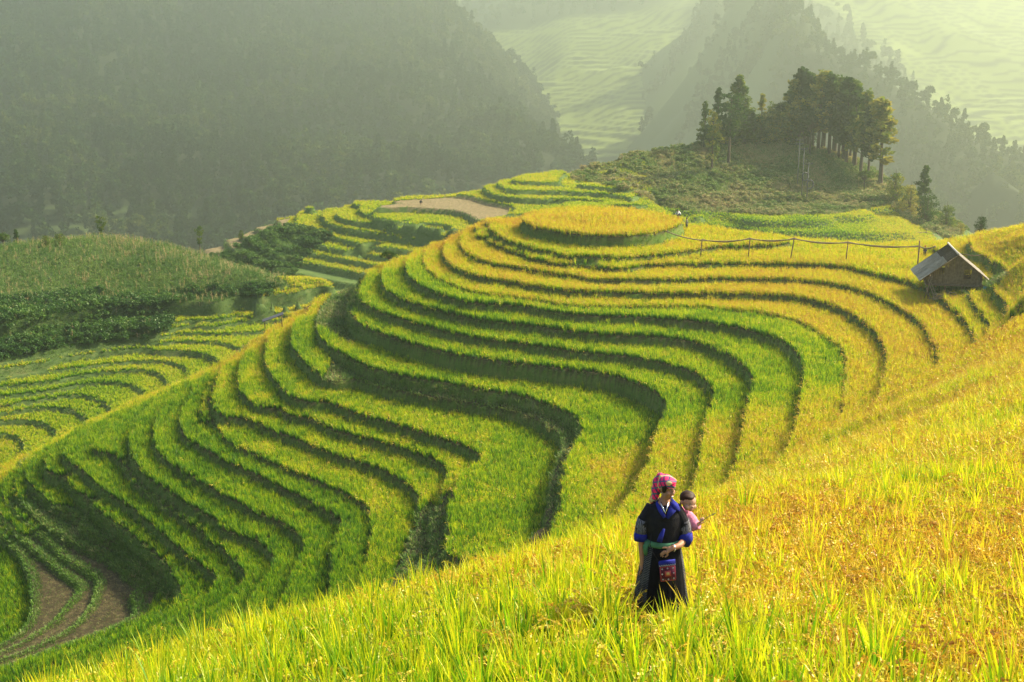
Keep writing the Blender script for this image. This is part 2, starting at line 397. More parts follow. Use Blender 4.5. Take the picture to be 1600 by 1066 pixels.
# ------------------------------------------------------------------ far mountainsides
FAR = 2.1
def patch(P, x0, x1, y0, y1, step, back=0):
    f = RBF(np.array([at_y(*p[:3]) * FAR if len(p) == 3 else np.array(p[:3]) * FAR for p in P]))
    x0, x1, y0, y1, step = x0 * FAR, x1 * FAR, y0 * FAR, y1 * FAR, step * FAR
    X, Y = np.meshgrid(np.arange(x0, x1, step), np.arange(y0, y1, step))
    return X, Y, f(X, Y)
FORP = [(-100,430,400),(0,400,410),(150,395,415),(300,385,420),(450,370,430),(600,345,445),(700,320,470),(780,290,500),(850,262,530),
        (-100,300,470),(0,290,480),(200,290,490),(400,290,490),(600,270,520),(720,240,560),(800,225,575),
        (-100,180,560),(50,170,570),(300,170,580),(500,170,600),(650,150,630),(750,160,640),
        (-100,60,660),(100,50,680),(300,50,700),(500,40,720),(640,50,720),(700,60,720),
        (-100,-60,780),(200,-60,800),(450,-60,820),(600,-50,820)]
for u, v, y in [(690,20,740),(735,120,680),(780,185,620),(850,255,560)]:
    for d, dz in ((15, 10), (45, 38), (80, 62), (170, 140)):
        p = at_y(u, v, y); t = np.array((0.75, 0.65)); FORP.append((p[0] + t[0] * d, p[1] + t[1] * d, p[2] - dz, 0))
FORP += [(-350,380,-95,0),(-150,370,-100,0),(0,390,-102,0),(120,430,-110,0)]
fX, fY, fZ = patch(FORP, -420, 160, 330, 860, 4.0)
fZ += (vnoise(fX, fY, 120, 2) - .5) * 34 + (vnoise(fX, fY, 45, 3) - .5) * 12
FARP = [(700,250,760),(800,262,680),(860,255,700),(1000,240,720),(1100,220,720),(1250,260,700),(700,150,930),(800,140,860),(900,150,840),(1000,170,800),(1100,150,820),
        (700,60,1060),(800,60,1020),(900,60,980),(1000,70,950),(1100,80,900),(1200,60,920),(1300,100,860),(700,-40,1240),(900,-40,1180),(1100,-40,1120),(1300,-40,1080),
        (1400,60,960),(1500,60,960),(1600,60,980),(1750,60,980),(1500,150,860),(1600,180,820),(1750,200,820),(1500,-40,1120),(1600,-40,1150),(1800,-40,1150),(550,-40,1300),(550,100,1050),(1600,300,640),(1400,300,640)]
gX, gY, gZ = patch(FARP, -240, 640, 560, 1420, 4.0)
gZ += (vnoise(gX, gY, 60, 1) - .5) * 14
SPURP = [(1225,-30,640),(1262,30,600),(1300,85,570),(1345,118,545),(1390,135,530),(1440,152,515),(1490,182,500),(1540,212,490),(1600,244,480),(1700,290,465)]
SP2 = list(SPURP)
for u, v, y in SPURP:
    for d, dz in ((20, 10), (60, 45), (120, 90), (250, 210)):
        p = at_y(u, v, y); SP2.append((p[0] + .35 * d, p[1] + d, p[2] - dz, 0))
    for d, dz in ((30, 16), (70, 45), (110, 78)):
        p = at_y(u, v, y); SP2.append((p[0] - .2 * d, p[1] - d, p[2] - dz, 0))
for u, v, y in [(1180,-60,720),(1120,-60,860),(1060,-60,1060),(1140,40,740),(1080,60,860),(1020,100,930),(1100,140,700),(1040,180,770),(980,220,790),(1180,120,620),(1120,220,600),(1050,250,650)]:
    p = at_y(u, v, y); SP2.append((p[0], p[1], p[2], 0))
for u, v, y in [(1250,180,560),(1350,220,500),(1450,280,430),(1600,330,420),(1550,260,440),(1300,300,440)]:
    p = at_y(u, v, y); SP2.append((p[0], p[1], p[2], 0))
for u, v, y, a in [(980,220,790,1.0),(1050,250,650,1.0),(1020,100,930,1.3),(1060,-60,1060,1.3),(1080,60,860,.9)]:
    p = at_y(u, v, y)
    for d, dz in ((35, 30), (90, 95), (170, 190)): SP2.append((p[0] - d * a, p[1], p[2] - dz * a, 0))
sX, sY, sZ = patch(SP2, -60, 320, 360, 900, 4.0)
vb = np.array([at_y(u, v, y) for u, v, y in [(1500,420,400)]])
sZ += (vnoise(sX, sY, 90, 2) - .5) * 22 + (vnoise(sX, sY, 36, 3) - .5) * 9

# ------------------------------------------------------------------ materials
def new_mat(name):
    m = bpy.data.materials.new(name); m.use_nodes = True
    nt = m.node_tree; nt.nodes.clear()
    return m, nt, nt.nodes.new('ShaderNodeOutputMaterial')
def N(nt, kind, **kw):
    n = nt.nodes.new(kind)
    for k, v in kw.items():
        if k.startswith('_'): setattr(n, k[1:], v)
        else: n.inputs[k.replace('__', ' ')].default_value = v
    return n
def ramp(nt, fac, stops, interp='LINEAR'):
    r = nt.nodes.new('ShaderNodeValToRGB'); r.color_ramp.interpolation = interp
    el = r.color_ramp.elements
    while len(el) < len(stops): el.new(0.5)
    for e, (p, c) in zip(el, stops): e.position = p; e.color = (*c, 1)
    nt.links.new(fac, r.inputs[0])
    return r.outputs[0]
def mixrgb(nt, f, a, b, mode='MIX'):
    n = nt.nodes.new('ShaderNodeMix'); n.data_type = 'RGBA'; n.blend_type = mode
    for s, v in ((n.inputs[0], f), (n.inputs[6], a), (n.inputs[7], b)):
        if hasattr(v, 'links'): nt.links.new(v, s)
        elif isinstance(v, (int, float)): s.default_value = v
        else: s.default_value = (*v, 1)
    return n.outputs[2]
def mathn(nt, op, a, b=0.0, clamp=False):
    n = nt.nodes.new('ShaderNodeMath'); n.operation = op; n.use_clamp = clamp
    for s, v in zip(n.inputs, (a, b)):
        if hasattr(v, 'links'): nt.links.new(v, s)
        else: s.default_value = v
    return n.outputs[0]
def noise_tex(nt, scale, detail=4, rough=.6, coord='Object'):
    tc = nt.nodes.new('ShaderNodeTexCoord')
    n = N(nt, 'ShaderNodeTexNoise', Scale=scale, Detail=detail, Roughness=rough)
    nt.links.new(tc.outputs[coord], n.inputs[0])
    return n.outputs[0]

def leafy(name, stops, trans=0.45, tips=None, vary=0.35, attr='tint', inst=True, gloss=0.06, noise_scale=None):
    """thin leaves: diffuse on the near side, translucent from behind; colour from the plant's own ripeness and a random shift per plant"""
    m, nt, out = new_mat(name)
    if inst:
        a = nt.nodes.new('ShaderNodeAttribute'); a.attribute_type = 'INSTANCER'; a.attribute_name = attr; base = a.outputs['Fac']
    elif noise_scale: base = noise_tex(nt, noise_scale, 3)
    else:
        oi = nt.nodes.new('ShaderNodeObjectInfo'); base = oi.outputs['Random']
    lv = nt.nodes.new('ShaderNodeAttribute'); lv.attribute_name = 'leaf'        # per-leaf random number
    sh = mathn(nt, 'MULTIPLY', mathn(nt, 'SUBTRACT', lv.outputs['Fac'], 0.5), vary)
    f = mathn(nt, 'ADD', base, sh)
    if tips is not None:
        tp = nt.nodes.new('ShaderNodeAttribute'); tp.attribute_name = 'tip'
        f = mathn(nt, 'ADD', f, mathn(nt, 'MULTIPLY', mathn(nt, 'SUBTRACT', tp.outputs['Fac'], .6), tips))
    c = ramp(nt, f, stops)
    d = N(nt, 'ShaderNodeBsdfDiffuse'); t = N(nt, 'ShaderNodeBsdfTranslucent'); g = N(nt, 'ShaderNodeBsdfGlossy', Roughness=.45)
    nt.links.new(c, d.inputs[0]); nt.links.new(c, t.inputs[0])
    g.inputs[0].default_value = (1, 1, .9, 1)
    mx = N(nt, 'ShaderNodeMixShader', Fac=trans); nt.links.new(d.outputs[0], mx.inputs[1]); nt.links.new(t.outputs[0], mx.inputs[2])
    m2 = N(nt, 'ShaderNodeMixShader', Fac=gloss); nt.links.new(mx.outputs[0], m2.inputs[1]); nt.links.new(g.outputs[0], m2.inputs[2])
    nt.links.new(m2.outputs[0], out.inputs[0])
    return m
def plain(name, stops, scale=3.0, rough=0.9, bump=0.0, detail=5, metallic=0.0, spec=0.3, bump_scale=None, coord='Object'):
    m, nt, out = new_mat(name)
    b = N(nt, 'ShaderNodeBsdfPrincipled', Roughness=rough, Metallic=metallic); b.inputs['Specular IOR Level'].default_value = spec
    nz = noise_tex(nt, scale, detail, coord=coord)
    nt.links.new(ramp(nt, nz, stops), b.inputs['Base Color'])
    if bump:
        bp = N(nt, 'ShaderNodeBump', Strength=bump, Distance=.05)
        nt.links.new(noise_tex(nt, bump_scale or scale * 4, 4, coord=coord), bp.inputs['Height']); nt.links.new(bp.outputs[0], b.inputs['Normal'])
    nt.links.new(b.outputs[0], out.inputs[0])
    return m
RICE_STOPS = [(0.0, (.016,.070,.006)), (.22, (.042,.155,.006)), (.40, (.120,.300,.006)), (.55, (.290,.440,.006)), (.70, (.560,.580,.008)), (.86, (.630,.560,.020)), (1.0, (.54,.36,.03))]
GRAIN_STOPS = [(0.0, (.16,.26,.02)), (.4, (.36,.38,.03)), (.62, (.62,.46,.03)), (.82, (.60,.36,.03)), (1.0, (.46,.22,.03))]
M_RICE = leafy('rice_leaf', RICE_STOPS, trans=.52, tips=.66, vary=.34, gloss=.02)  # tips darken the blade bases: greener stems and painted shade between clumps
M_GRAIN = leafy('rice_grain', GRAIN_STOPS, trans=.25, vary=.35, gloss=.04)
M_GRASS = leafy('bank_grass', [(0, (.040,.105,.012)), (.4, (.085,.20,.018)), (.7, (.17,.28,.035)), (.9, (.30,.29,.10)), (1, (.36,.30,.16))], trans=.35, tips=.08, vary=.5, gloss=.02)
M_SCRUB = leafy('scrub_leaf', [(0, (.025,.075,.012)), (.4, (.06,.15,.018)), (.65, (.15,.25,.04)), (.85, (.33,.30,.11)), (1, (.42,.31,.15))], trans=.35, vary=.5, gloss=.02)
# ground under the crops: soil on the treads, rough grass on the banks
def ground_mat(name, soil, bank):
    m, nt, out = new_mat(name)
    b = N(nt, 'ShaderNodeBsdfPrincipled', Roughness=.95); b.inputs['Specular IOR Level'].default_value = .15
    a = nt.nodes.new('ShaderNodeAttribute'); a.attribute_name = 'bank'
    n1 = noise_tex(nt, .35, 6, .7); n2 = noise_tex(nt, 2.2, 5, .7)
    cs = ramp(nt, n2, soil); cb = ramp(nt, mathn(nt, 'ADD', mathn(nt, 'MULTIPLY', n1, .6), mathn(nt, 'MULTIPLY', n2, .4)), bank)
    nt.links.new(mixrgb(nt, a.outputs['Fac'], cs, cb), b.inputs['Base Color'])
    bp = N(nt, 'ShaderNodeBump', Strength=.8, Distance=.12); nt.links.new(noise_tex(nt, 5.0, 5, .7), bp.inputs['Height']); nt.links.new(bp.outputs[0], b.inputs['Normal'])
    nt.links.new(b.outputs[0], out.inputs[0])
    return m
M_HILL = ground_mat('terrace_ground', [(.3, (.024,.021,.010)), (.5, (.048,.038,.017)), (.72, (.12,.095,.045))], [(.3, (.052,.105,.015)), (.48, (.090,.155,.022)), (.6, (.14,.17,.04)), (.7, (.24,.20,.09))])

# ------------------------------------------------------------------ leaf meshes
class LeafMesh:
    def __init__(self): self.v, self.f, self.leaf, self.tip, self.mi = [], [], [], [], []
    def strip(self, pts, widths, side, leaf, mi=0):
        n0 = len(self.v)
        for k, (p, w) in enumerate(zip(pts, widths)):
            t = k / (len(pts) - 1)
            if k == len(pts) - 1 and w == 0:
                self.v.append(p); self.leaf.append(leaf); self.tip.append(t)
            else:
                self.v.append(p - side * w / 2); self.v.append(p + side * w / 2)
                self.leaf += [leaf, leaf]; self.tip += [t, t]
        for k in range(len(pts) - 1):
            a = n0 + 2 * k
            if k == len(pts) - 2 and widths[-1] == 0: self.f.append((a, a + 1, a + 2))
            else: self.f.append((a, a + 1, a + 3, a + 2))
            self.mi.append(mi)
    def blade(self, base, az, length, lean, droop, width, segs, leaf, mi=0):
        h = np.array((math.cos(az), math.sin(az), 0.0))
        side = np.array((-math.sin(az), math.cos(az), 0.0)); tw = random.uniform(-.9, .9)
        side = side * math.cos(tw) + h * math.sin(tw)
        p = np.array(base, float); pts = [p.copy()]; a = lean
        for k in range(segs):
            a2 = a + droop * ((k + .5) / segs) ** 1.6
            p = p + (h * math.sin(a2) + np.array((0, 0, 1.0)) * math.cos(a2)) * length / segs
            pts.append(p.copy())
        ws = [width * (0.75 + .5 * t) * (1 - t ** 2.2) if t < 1 else 0 for t in np.linspace(0, 1, segs + 1)]
        self.strip(pts, ws, side, leaf, mi)
        return pts
    def quad(self, c, n_or_axes, s, leaf, mi=0, asp=1.0):
        ax, ay = n_or_axes
        n0 = len(self.v)
        for i, j in ((-1, 0), (0, -asp), (1, 0), (0, asp)):
            self.v.append(c + ax * (i * s) + ay * (j * s)); self.leaf.append(leaf); self.tip.append(0.5)
        self.f.append((n0, n0 + 1, n0 + 2, n0 + 3)); self.mi.append(mi)
    def mesh(self, name, mats):
        me = bpy.data.meshes.new(name)
        me.from_pydata([tuple(p) for p in self.v], [], self.f)
        a = me.attributes.new('leaf', 'FLOAT', 'POINT'); a.data.foreach_set('value', self.leaf)
        a = me.attributes.new('tip', 'FLOAT', 'POINT'); a.data.foreach_set('value', self.tip)
        for m in mats: me.materials.append(m)
        me.polygons.foreach_set('material_index', self.mi)
        me.update()
        return me
def rnd(a, b): return random.uniform(a, b)
def rvec():
    v = np.array([random.gauss(0, 1) for _ in range(3)]); return v / np.linalg.norm(v)
def raxes():
    a = rvec(); b = np.cross(a, rvec()); b /= np.linalg.norm(b); return a, b

def rice_clump(n, r, h, width, segs, pan, grains, wild=1.0):
    L = LeafMesh()
    for _ in range(n):
        a = rnd(0, 6.283); q = r * math.sqrt(random.random()) * .6
        L.blade((q * math.cos(a), q * math.sin(a), 0), a + rnd(-.7, .7), h * rnd(.75, 1.12), rnd(.02, .30) * wild, rnd(.1, 1.3) * wild, width * rnd(.7, 1.2), segs, random.random())
    for _ in range(pan):                                    # heads of grain, arching over
        a = rnd(0, 6.283); q = r * math.sqrt(random.random()) * .6
        az = a + rnd(-.6, .6); lf = random.random()
        pts = L.blade((q * math.cos(a), q * math.sin(a), 0), az, h * rnd(1.0, 1.15), rnd(.02, .2), rnd(1.7, 2.9), width * .45, max(segs + 2, 5), lf, 1)
        k0 = int(len(pts) * .55)
        seg = pts[k0:]
        for g in range(grains):
            t = rnd(0, len(seg) - 1.001); i = int(t)
            c = seg[i] + (seg[i + 1] - seg[i]) * (t - i) + rvec() * (.012 if grains > 6 else .02)
            d = seg[i + 1] - seg[i]; d = d / np.linalg.norm(d) + rvec() * .35 + np.array((0, 0, -.25)); d /= np.linalg.norm(d)
            s = np.cross(d, rvec()); s /= np.linalg.norm(s)
            L.quad(c, (s, d), (.0082 if grains > 12 else .013 if grains > 6 else .03), min(1, max(0, lf + rnd(-.2, .2))), 1, 2.2 if grains > 6 else 2.0)
    return L

src_count = 0
def source(meshes, name):
    c = bpy.data.collections.new(name)
    for k, me in enumerate(meshes):
        c.objects.link(bpy.data.objects.new('%s_%02d' % (name, k), me))
    return c

def scatter_object(name, label, P, rot, scl, idx, tint, coll):
    """one stuff object: geometry nodes put a plant of the collection on every point"""
    me = bpy.data.meshes.new(name)
    n = len(P)
    me.vertices.add(n); me.vertices.foreach_set('co', np.asarray(P, np.float32).ravel())
    a = me.attributes.new('rot', 'FLOAT_VECTOR', 'POINT'); a.data.foreach_set('vector', np.asarray(rot, np.float32).ravel())
    a = me.attributes.new('scl', 'FLOAT_VECTOR', 'POINT'); a.data.foreach_set('vector', np.asarray(scl, np.float32).ravel())
    a = me.attributes.new('pick', 'INT', 'POINT'); a.data.foreach_set('value', np.asarray(idx, np.int32))
    a = me.attributes.new('tint', 'FLOAT', 'POINT'); a.data.foreach_set('value', np.asarray(tint, np.float32))
    o = link(bpy.data.objects.new(name, me))
    ng = bpy.data.node_groups.new(name + '_nodes', 'GeometryNodeTree')
    ng.interface.new_socket('Geometry', in_out='INPUT', socket_type='NodeSocketGeometry')
    ng.interface.new_socket('Geometry', in_out='OUTPUT', socket_type='NodeSocketGeometry')
    gi, go = ng.nodes.new('NodeGroupInput'), ng.nodes.new('NodeGroupOutput')
    ci = ng.nodes.new('GeometryNodeCollectionInfo'); ci.inputs['Collection'].default_value = coll
    ci.inputs['Separate Children'].default_value = True; ci.inputs['Reset Children'].default_value = True
    ip = ng.nodes.new('GeometryNodeInstanceOnPoints'); ip.inputs['Pick Instance'].default_value = True
    def at(nm, t):
        q = ng.nodes.new('GeometryNodeInputNamedAttribute'); q.data_type = t; q.inputs[0].default_value = nm
        return q.outputs[0]
    ng.links.new(gi.outputs[0], ip.inputs['Points']); ng.links.new(ci.outputs[0], ip.inputs['Instance'])
    ng.links.new(at('pick', 'INT'), ip.inputs['Instance Index'])
    er = ng.nodes.new('FunctionNodeEulerToRotation'); ng.links.new(at('rot', 'FLOAT_VECTOR'), er.inputs[0])
    ng.links.new(er.outputs[0], ip.inputs['Rotation'])
    ng.links.new(at('scl', 'FLOAT_VECTOR'), ip.inputs['Scale'])
    ng.links.new(ip.outputs[0], go.inputs[0])
    md = o.modifiers.new('plants', 'NODES'); md.node_group = ng
    tag(o, label, name.replace('_', ' ').split()[0] if label else None, kind='stuff')
    return o

def project(x, y, z):
    d = y * CP - z * SP; b = y * SP + z * CP
    return U0 + F_PX * x / d, V0 - F_PX * b / d
def jitter(x0, x1, y0, y1, s):
    gx, gy = np.meshgrid(np.arange(x0, x1, s), np.arange(y0, y1, s))
    gx = gx + (rng.random(gx.shape) - .5) * s; gy = gy + (rng.random(gy.shape) - .5) * s
    return gx.ravel(), gy.ravel()
def on_terrain(T, x, y, margin=140, extra=None):
    z = T.sample(T.Z, x, y)
    u, v = project(x, y, z)
    k = (u > -margin) & (u < 1600 + margin) & (v > -60) & (v < 1066 + margin) & (y > 1)
    if extra is not None: k &= extra(x, y)
    x, y, z = x[k], y[k], z[k]
    i, j, fy, fx = T.locate(x, y)
    ii, jj = i + (fy > .5), j + (fx > .5)
    return x, y, z, T.flat[ii, jj], T.below[ii, jj], T.above[ii, jj], T.idx[ii, jj]
def rots(n, tilt=.10):
    return np.stack([rng.normal(0, tilt, n), rng.normal(0, tilt, n), rng.random(n) * 6.283], 1)
def scls(n, a, b, zvar=.12):
    s = a + (b - a) * rng.random(n)
    return np.stack([s, s, s * (1 + rng.normal(0, zvar, n))], 1)

# ------------------------------------------------------------------ rice
WX, WY = 1.43, 11.2          # where the woman stands
near_src = source([rice_clump(22, .075, .68, .026, 5, 2, 26, .60).mesh('rice_clump', [M_RICE, M_GRAIN]) for _ in range(4)] +
                  [rice_clump(17, .085, .60, .025, 5, 11, 34, .8).mesh('rice_clump', [M_RICE, M_GRAIN]) for _ in range(4)], 'near_rice')
middle_src = source([rice_clump(15, .13, .70, .030, 3, 0, 0, .8).mesh('rice_clump', [M_RICE, M_GRAIN]) for _ in range(3)] +
                    [rice_clump(10, .13, .66, .028, 3, 6, 8, .9).mesh('rice_clump', [M_RICE, M_GRAIN]) for _ in range(3)], 'middle_rice')
far_src = source([rice_clump(15, .15, .74, .045, 2, 0, 0, .7).mesh('rice_clump', [M_RICE, M_GRAIN]) for _ in range(4)] +
                 [rice_clump(11, .15, .72, .045, 2, 4, 4, .7).mesh('rice_clump', [M_RICE, M_GRAIN]) for _ in range(4)], 'far_rice')

def ripe_light_tint(x, y, idx, H):  # rice tint: ripening, with sunlit and shaded areas of the hill painted in
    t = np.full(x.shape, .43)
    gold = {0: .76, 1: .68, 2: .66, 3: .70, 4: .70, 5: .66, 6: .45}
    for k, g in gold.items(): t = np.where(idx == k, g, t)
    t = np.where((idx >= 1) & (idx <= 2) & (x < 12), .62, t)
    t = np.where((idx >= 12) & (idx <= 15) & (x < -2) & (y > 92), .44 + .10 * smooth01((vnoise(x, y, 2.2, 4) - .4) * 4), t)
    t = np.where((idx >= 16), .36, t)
    t += np.where((idx >= 6) & (idx <= 12), .24 * smooth01((104 - y) / 10) * smooth01((x - 1) / 8), 0)  # yellower towards the near side: partly ripe, partly painted sunlight
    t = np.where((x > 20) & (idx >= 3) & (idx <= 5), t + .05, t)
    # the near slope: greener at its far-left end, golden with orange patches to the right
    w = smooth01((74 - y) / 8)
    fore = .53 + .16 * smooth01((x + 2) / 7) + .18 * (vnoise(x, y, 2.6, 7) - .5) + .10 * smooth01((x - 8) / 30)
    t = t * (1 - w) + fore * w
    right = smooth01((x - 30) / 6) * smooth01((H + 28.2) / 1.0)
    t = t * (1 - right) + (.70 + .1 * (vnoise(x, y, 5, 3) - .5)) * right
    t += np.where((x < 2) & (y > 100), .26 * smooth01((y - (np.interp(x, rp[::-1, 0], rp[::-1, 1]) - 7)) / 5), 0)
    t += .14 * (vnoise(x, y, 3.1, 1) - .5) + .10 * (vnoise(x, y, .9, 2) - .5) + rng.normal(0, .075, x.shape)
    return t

brown = lambda x, y, idx: (idx >= 23) & (idx <= 26) & (x < -30) & (y < 114)
def rice_on(T, name, label, x0, x1, y0, y1, s, src, ripe, ok=None, hmin=.0, ftop=.04, scale=(.9, 1.1), extra=None, ripe_cut=.58, tilt=.10):
    x, y = jitter(x0, x1, y0, y1, s)
    x, y, z, flat, below, above, idx = on_terrain(T, x, y, extra=extra)
    k = flat & (below > hmin) & (above > ftop) & (below + above > .7)
    if ok is not None: k &= ok(x, y, z, idx, below, above)
    x, y, z, idx = x[k], y[k], z[k], idx[k]
    t = ripe(x, y, idx, T.sample(T.H, x, y))
    n = len(x)
    isr = rng.random(n) < smooth01((t - ripe_cut + .14) / .28)
    ng = len(src.objects) // 2
    pick = np.where(isr, ng + rng.integers(0, len(src.objects) - ng, n), rng.integers(0, ng, n))
    hs = .74 + .22 * vnoise(x, y, 1.7, 5) + .18 * vnoise(x, y, .45, 6) + .22 * rng.random(n)
    sc = scls(n, *scale); sc[:, 2] *= hs * (1 - .34 * np.exp(-((x - WX) ** 2 / .5 + (y - WY + .55) ** 2 / .9)))
    print(name, n)
    return scatter_object(name, label, np.stack([x, y, z - .03], 1), rots(n, tilt), sc, pick, t, src)

def clear_woman(x, y, z, idx, b, a): return np.hypot((x - WX) / .42, (y - WY) / .30) > 1
vis_near = lambda x, y: y < 64
rice_on(main, 'rice_field', 'golden rice with drooping ripe heads filling the near slope around the woman', -14, 20, 6, 24, .205, near_src, ripe_light_tint, ok=lambda x, y, z, i, b, a: clear_woman(x, y, z, i, b, a) & (y < 23), tilt=.13)
rice_on(main, 'rice_field', 'yellow rice covering the long slope beyond the woman', -45, 62, 23, 66, .27, middle_src, ripe_light_tint, ok=lambda x, y, z, i, b, a: (y >= 23) & (y < 65), extra=lambda x, y: (x > -2 - (y - 23) * .9))
def inside(u, v, poly):
    c = np.zeros(u.shape, bool); p = poly; n = len(p)
    for i in range(n):
        (x1, y1), (x2, y2) = p[i], p[i - 1]
        k = (y1 > v) != (y2 > v)
        with np.errstate(divide='ignore', invalid='ignore'): c ^= k & (u < (x2 - x1) * (v - y1) / (y2 - y1 + 1e-9) + x1)
    return c
GULLY = [[(560,428),(588,414),(577,425),(556,458),(551,490),(560,512),(575,530),(548,540),(515,520),(494,505),(497,480),(520,455),(545,438)],
         [(672,780),(696,800),(690,850),(716,880),(695,900),(640,928),(605,925),(622,880),(640,835),(655,800)],
         [(42,750),(70,785),(125,792),(175,812),(215,845),(255,885),(266,925),(240,915),(205,893),(150,862),(100,850),(60,815),(38,785)],
         [(1445,448),(1500,440),(1550,434),(1562,415),(1580,425),(1562,446),(1540,458),(1490,460),(1455,464)]]
def in_gully(x, y, z):
    u, v = project(x, y, z + .3)
    c = np.zeros(x.shape, bool)
    for g in GULLY: c |= inside(u, v, g)
    return c
ridge_at = lambda x: np.interp(x, rp[::-1, 0], rp[::-1, 1])
hill_area = lambda x, y: (y < ridge_at(x) + 6) | (x > 12)
def main_ok(x, y, z, i, b, a):
    return (y >= 65) & ~brown(x, y, i) & ~in_gully(x, y, z) & ~((i == 11) & (x > -19)) & (b + a > .8)
rice_on(main, 'rice_field', 'standing rice on the curved terraces of the main hill', -66, 70, 64, 175, .285, far_src, ripe_light_tint, ok=main_ok, extra=hill_area)

# ------------------------------------------------------------------ rough grass on the terrace banks
def grass_tuft(n, r, h, width, segs=2):
    L = LeafMesh()
    for _ in range(n):
        a = rnd(0, 6.283); q = r * math.sqrt(random.random())
        L.blade((q * math.cos(a), q * math.sin(a), -.05), a + rnd(-.6, .6), h * rnd(.5, 1.2), rnd(.1, .8), rnd(.2, 1.5), width, segs, random.random())
    return L
grass_src = source([grass_tuft(14, .20, .22, .04).mesh('grass_tuft', [M_GRASS]) for _ in range(4)], 'grass')
def grass_on(T, name, label, x0, x1, y0, y1, s, ok, scale=(.8, 1.2), tint=None, src=None, extra=None, margin=60):
    x, y = jitter(x0, x1, y0, y1, s)
    x, y, z, flat, below, above, idx = on_terrain(T, x, y, margin, extra=extra)
    k = ok(x, y, z, flat, idx, below, above)
    x, y, z, idx = x[k], y[k], z[k], idx[k]
    n = len(x)
    t = .46 + .5 * (vnoise(x, y, 2.5, 6) - .5) + .35 * (vnoise(x, y, .8, 8) - .5) if tint is None else tint(x, y, idx)
    src = src or grass_src
    print(name, n)
    return scatter_object(name, label, np.stack([x, y, z - .02], 1), rots(n, .2), scls(n, *scale), rng.integers(0, len(src.objects), n), t, src)
grass_on(main, 'bank_grass', 'short rough grass on the dark banks between the terraces', -66, 66, 66, 168, .24,
         lambda x, y, z, f, i, b, a: ~f | (b < .03), extra=hill_area)
weeds = lambda x, y, z, f, i, b, a: in_gully(x, y, z) | ((i == 11) & (x > -19) & (x < 12) & (y > 90)) | ((b + a <= .8) & f)
weed_src = source([grass_tuft(22, .32, .42, .06, 3).mesh('weed_tuft', [M_SCRUB]) for _ in range(4)], 'weeds')
grass_on(main, 'weeds', 'dense dark weeds in the gullies and on the tall banks of the hill', -66, 66, 66, 168, .42, weeds, tint=lambda x, y, i: .56 + .4 * (vnoise(x, y, 1.8, 9) - .5), src=weed_src, extra=hill_area)

grass_on(main, 'lip_grass', 'thin dry grass along the lips of the terraces, pale tint painting their sunlit edge', -66, 66, 80, 168, .17, lambda x, y, z, f, i, b, a: f & (a < .11) & (i < 22), scale=(.45, .7), tint=lambda x, y, i: .70 + .35 * (vnoise(x, y, 6, 4) - .5), extra=hill_area)  # pale tint paints the sunlit lip line into the grass

# ------------------------------------------------------------------ ground sheets
def struct(o, label=None): return tag(o, label, kind='structure')
struct(grid_mesh('hillside_ground', X, Y, Z, M_HILL, keep=main_keep, attrs={'bank': 1 - main.flat.astype(float)}))
M_VALLEY = ground_mat('valley_ground', [(.3, (.07,.07,.025)), (.7, (.12,.12,.04))], [(.3, (.035,.065,.016)), (.5, (.06,.10,.024)), (.62, (.11,.13,.04)), (.72, (.16,.14,.06))])
in_corn = (valley.idx == 0) & (valley.H > -52.2) & (vZ > VT[0] + .25)
struct(grid_mesh('valley_ground', vX, vY, vZ, M_VALLEY, attrs={'bank': np.ones_like(vZ)}))
mu, mv = project(hX, hY, hZ)
FIELD = [(597,313),(720,305),(800,318),(795,335),(737,345),(650,335),(600,326),(580,318)]
bare = inside(mu, mv, FIELD) & (mid.idx == 4)
M_MID = ground_mat('middle_hill_ground', [(.3, (.11,.095,.04)), (.5, (.18,.14,.07)), (.7, (.30,.24,.13))], [(.3, (.05,.085,.02)), (.5, (.08,.13,.03)), (.65, (.13,.17,.045)), (.75, (.20,.19,.08))])
struct(grid_mesh('middle_hill_ground', hX, hY, hZ, M_MID, attrs={'bank': 1 - (bare | ((mid.idx >= 8) & mid.flat & inside(mu, mv, [(300,400),(325,380),(400,350),(455,338),(448,352),(385,378),(400,425),(340,415)]))).astype(float)}))

# ------------------------------------------------------------------ rice on the further hills
def pxy(poly): return lambda x, y, z: inside(*project(x, y, z), poly)
distant_src = source([rice_clump(16, .32, .62, .07, 2, 0, 0, .8).mesh('rice_clump', [M_RICE, M_GRAIN]) for _ in range(3)] +
                     [rice_clump(12, .32, .60, .07, 2, 5, 3, .8).mesh('rice_clump', [M_RICE, M_GRAIN]) for _ in range(2)], 'distant_rice')
corn_poly = [(-200,400),(0,383),(200,366),(330,395),(450,438),(452,446),(400,461),(290,486),(240,502),(235,528),(130,536),(60,548),(-200,575)]
def valley_ok(x, y, z, i, b, a):
    u, v = project(x, y, z + .4)
    brown_bank = inside(u, v, [(-100,600),(0,578),(70,566),(84,572),(60,584),(-100,596)])
    return ~inside(u, v, corn_poly) & ~brown_bank & (x < 8)
rice_on(valley, 'rice_field', 'yellow green rice on the small curved terraces below the corn hill', -125, -2, 140, 222, .42, distant_src,
        lambda x, y, i, H: .54 + .18 * smooth01((x + 48) / 14) + .22 * (vnoise(x, y, 6, 2) - .5), ok=valley_ok, hmin=.1, ftop=.15)
def mid_ok(x, y, z, i, b, a):
    u, v = project(x, y, z + .4)
    gul = inside(u, v, [(385,372),(440,352),(475,352),(498,362),(520,370),(500,385),(476,400),(455,430),(400,435),(330,395),(360,380)])
    left = inside(u, v, [(300,400),(325,380),(400,350),(455,338),(448,352),(385,378),(400,430),(340,420)])
    return ~gul & ~left & ~((i == 4) & inside(u, v, FIELD)) & (x < 32) & (i < 12)
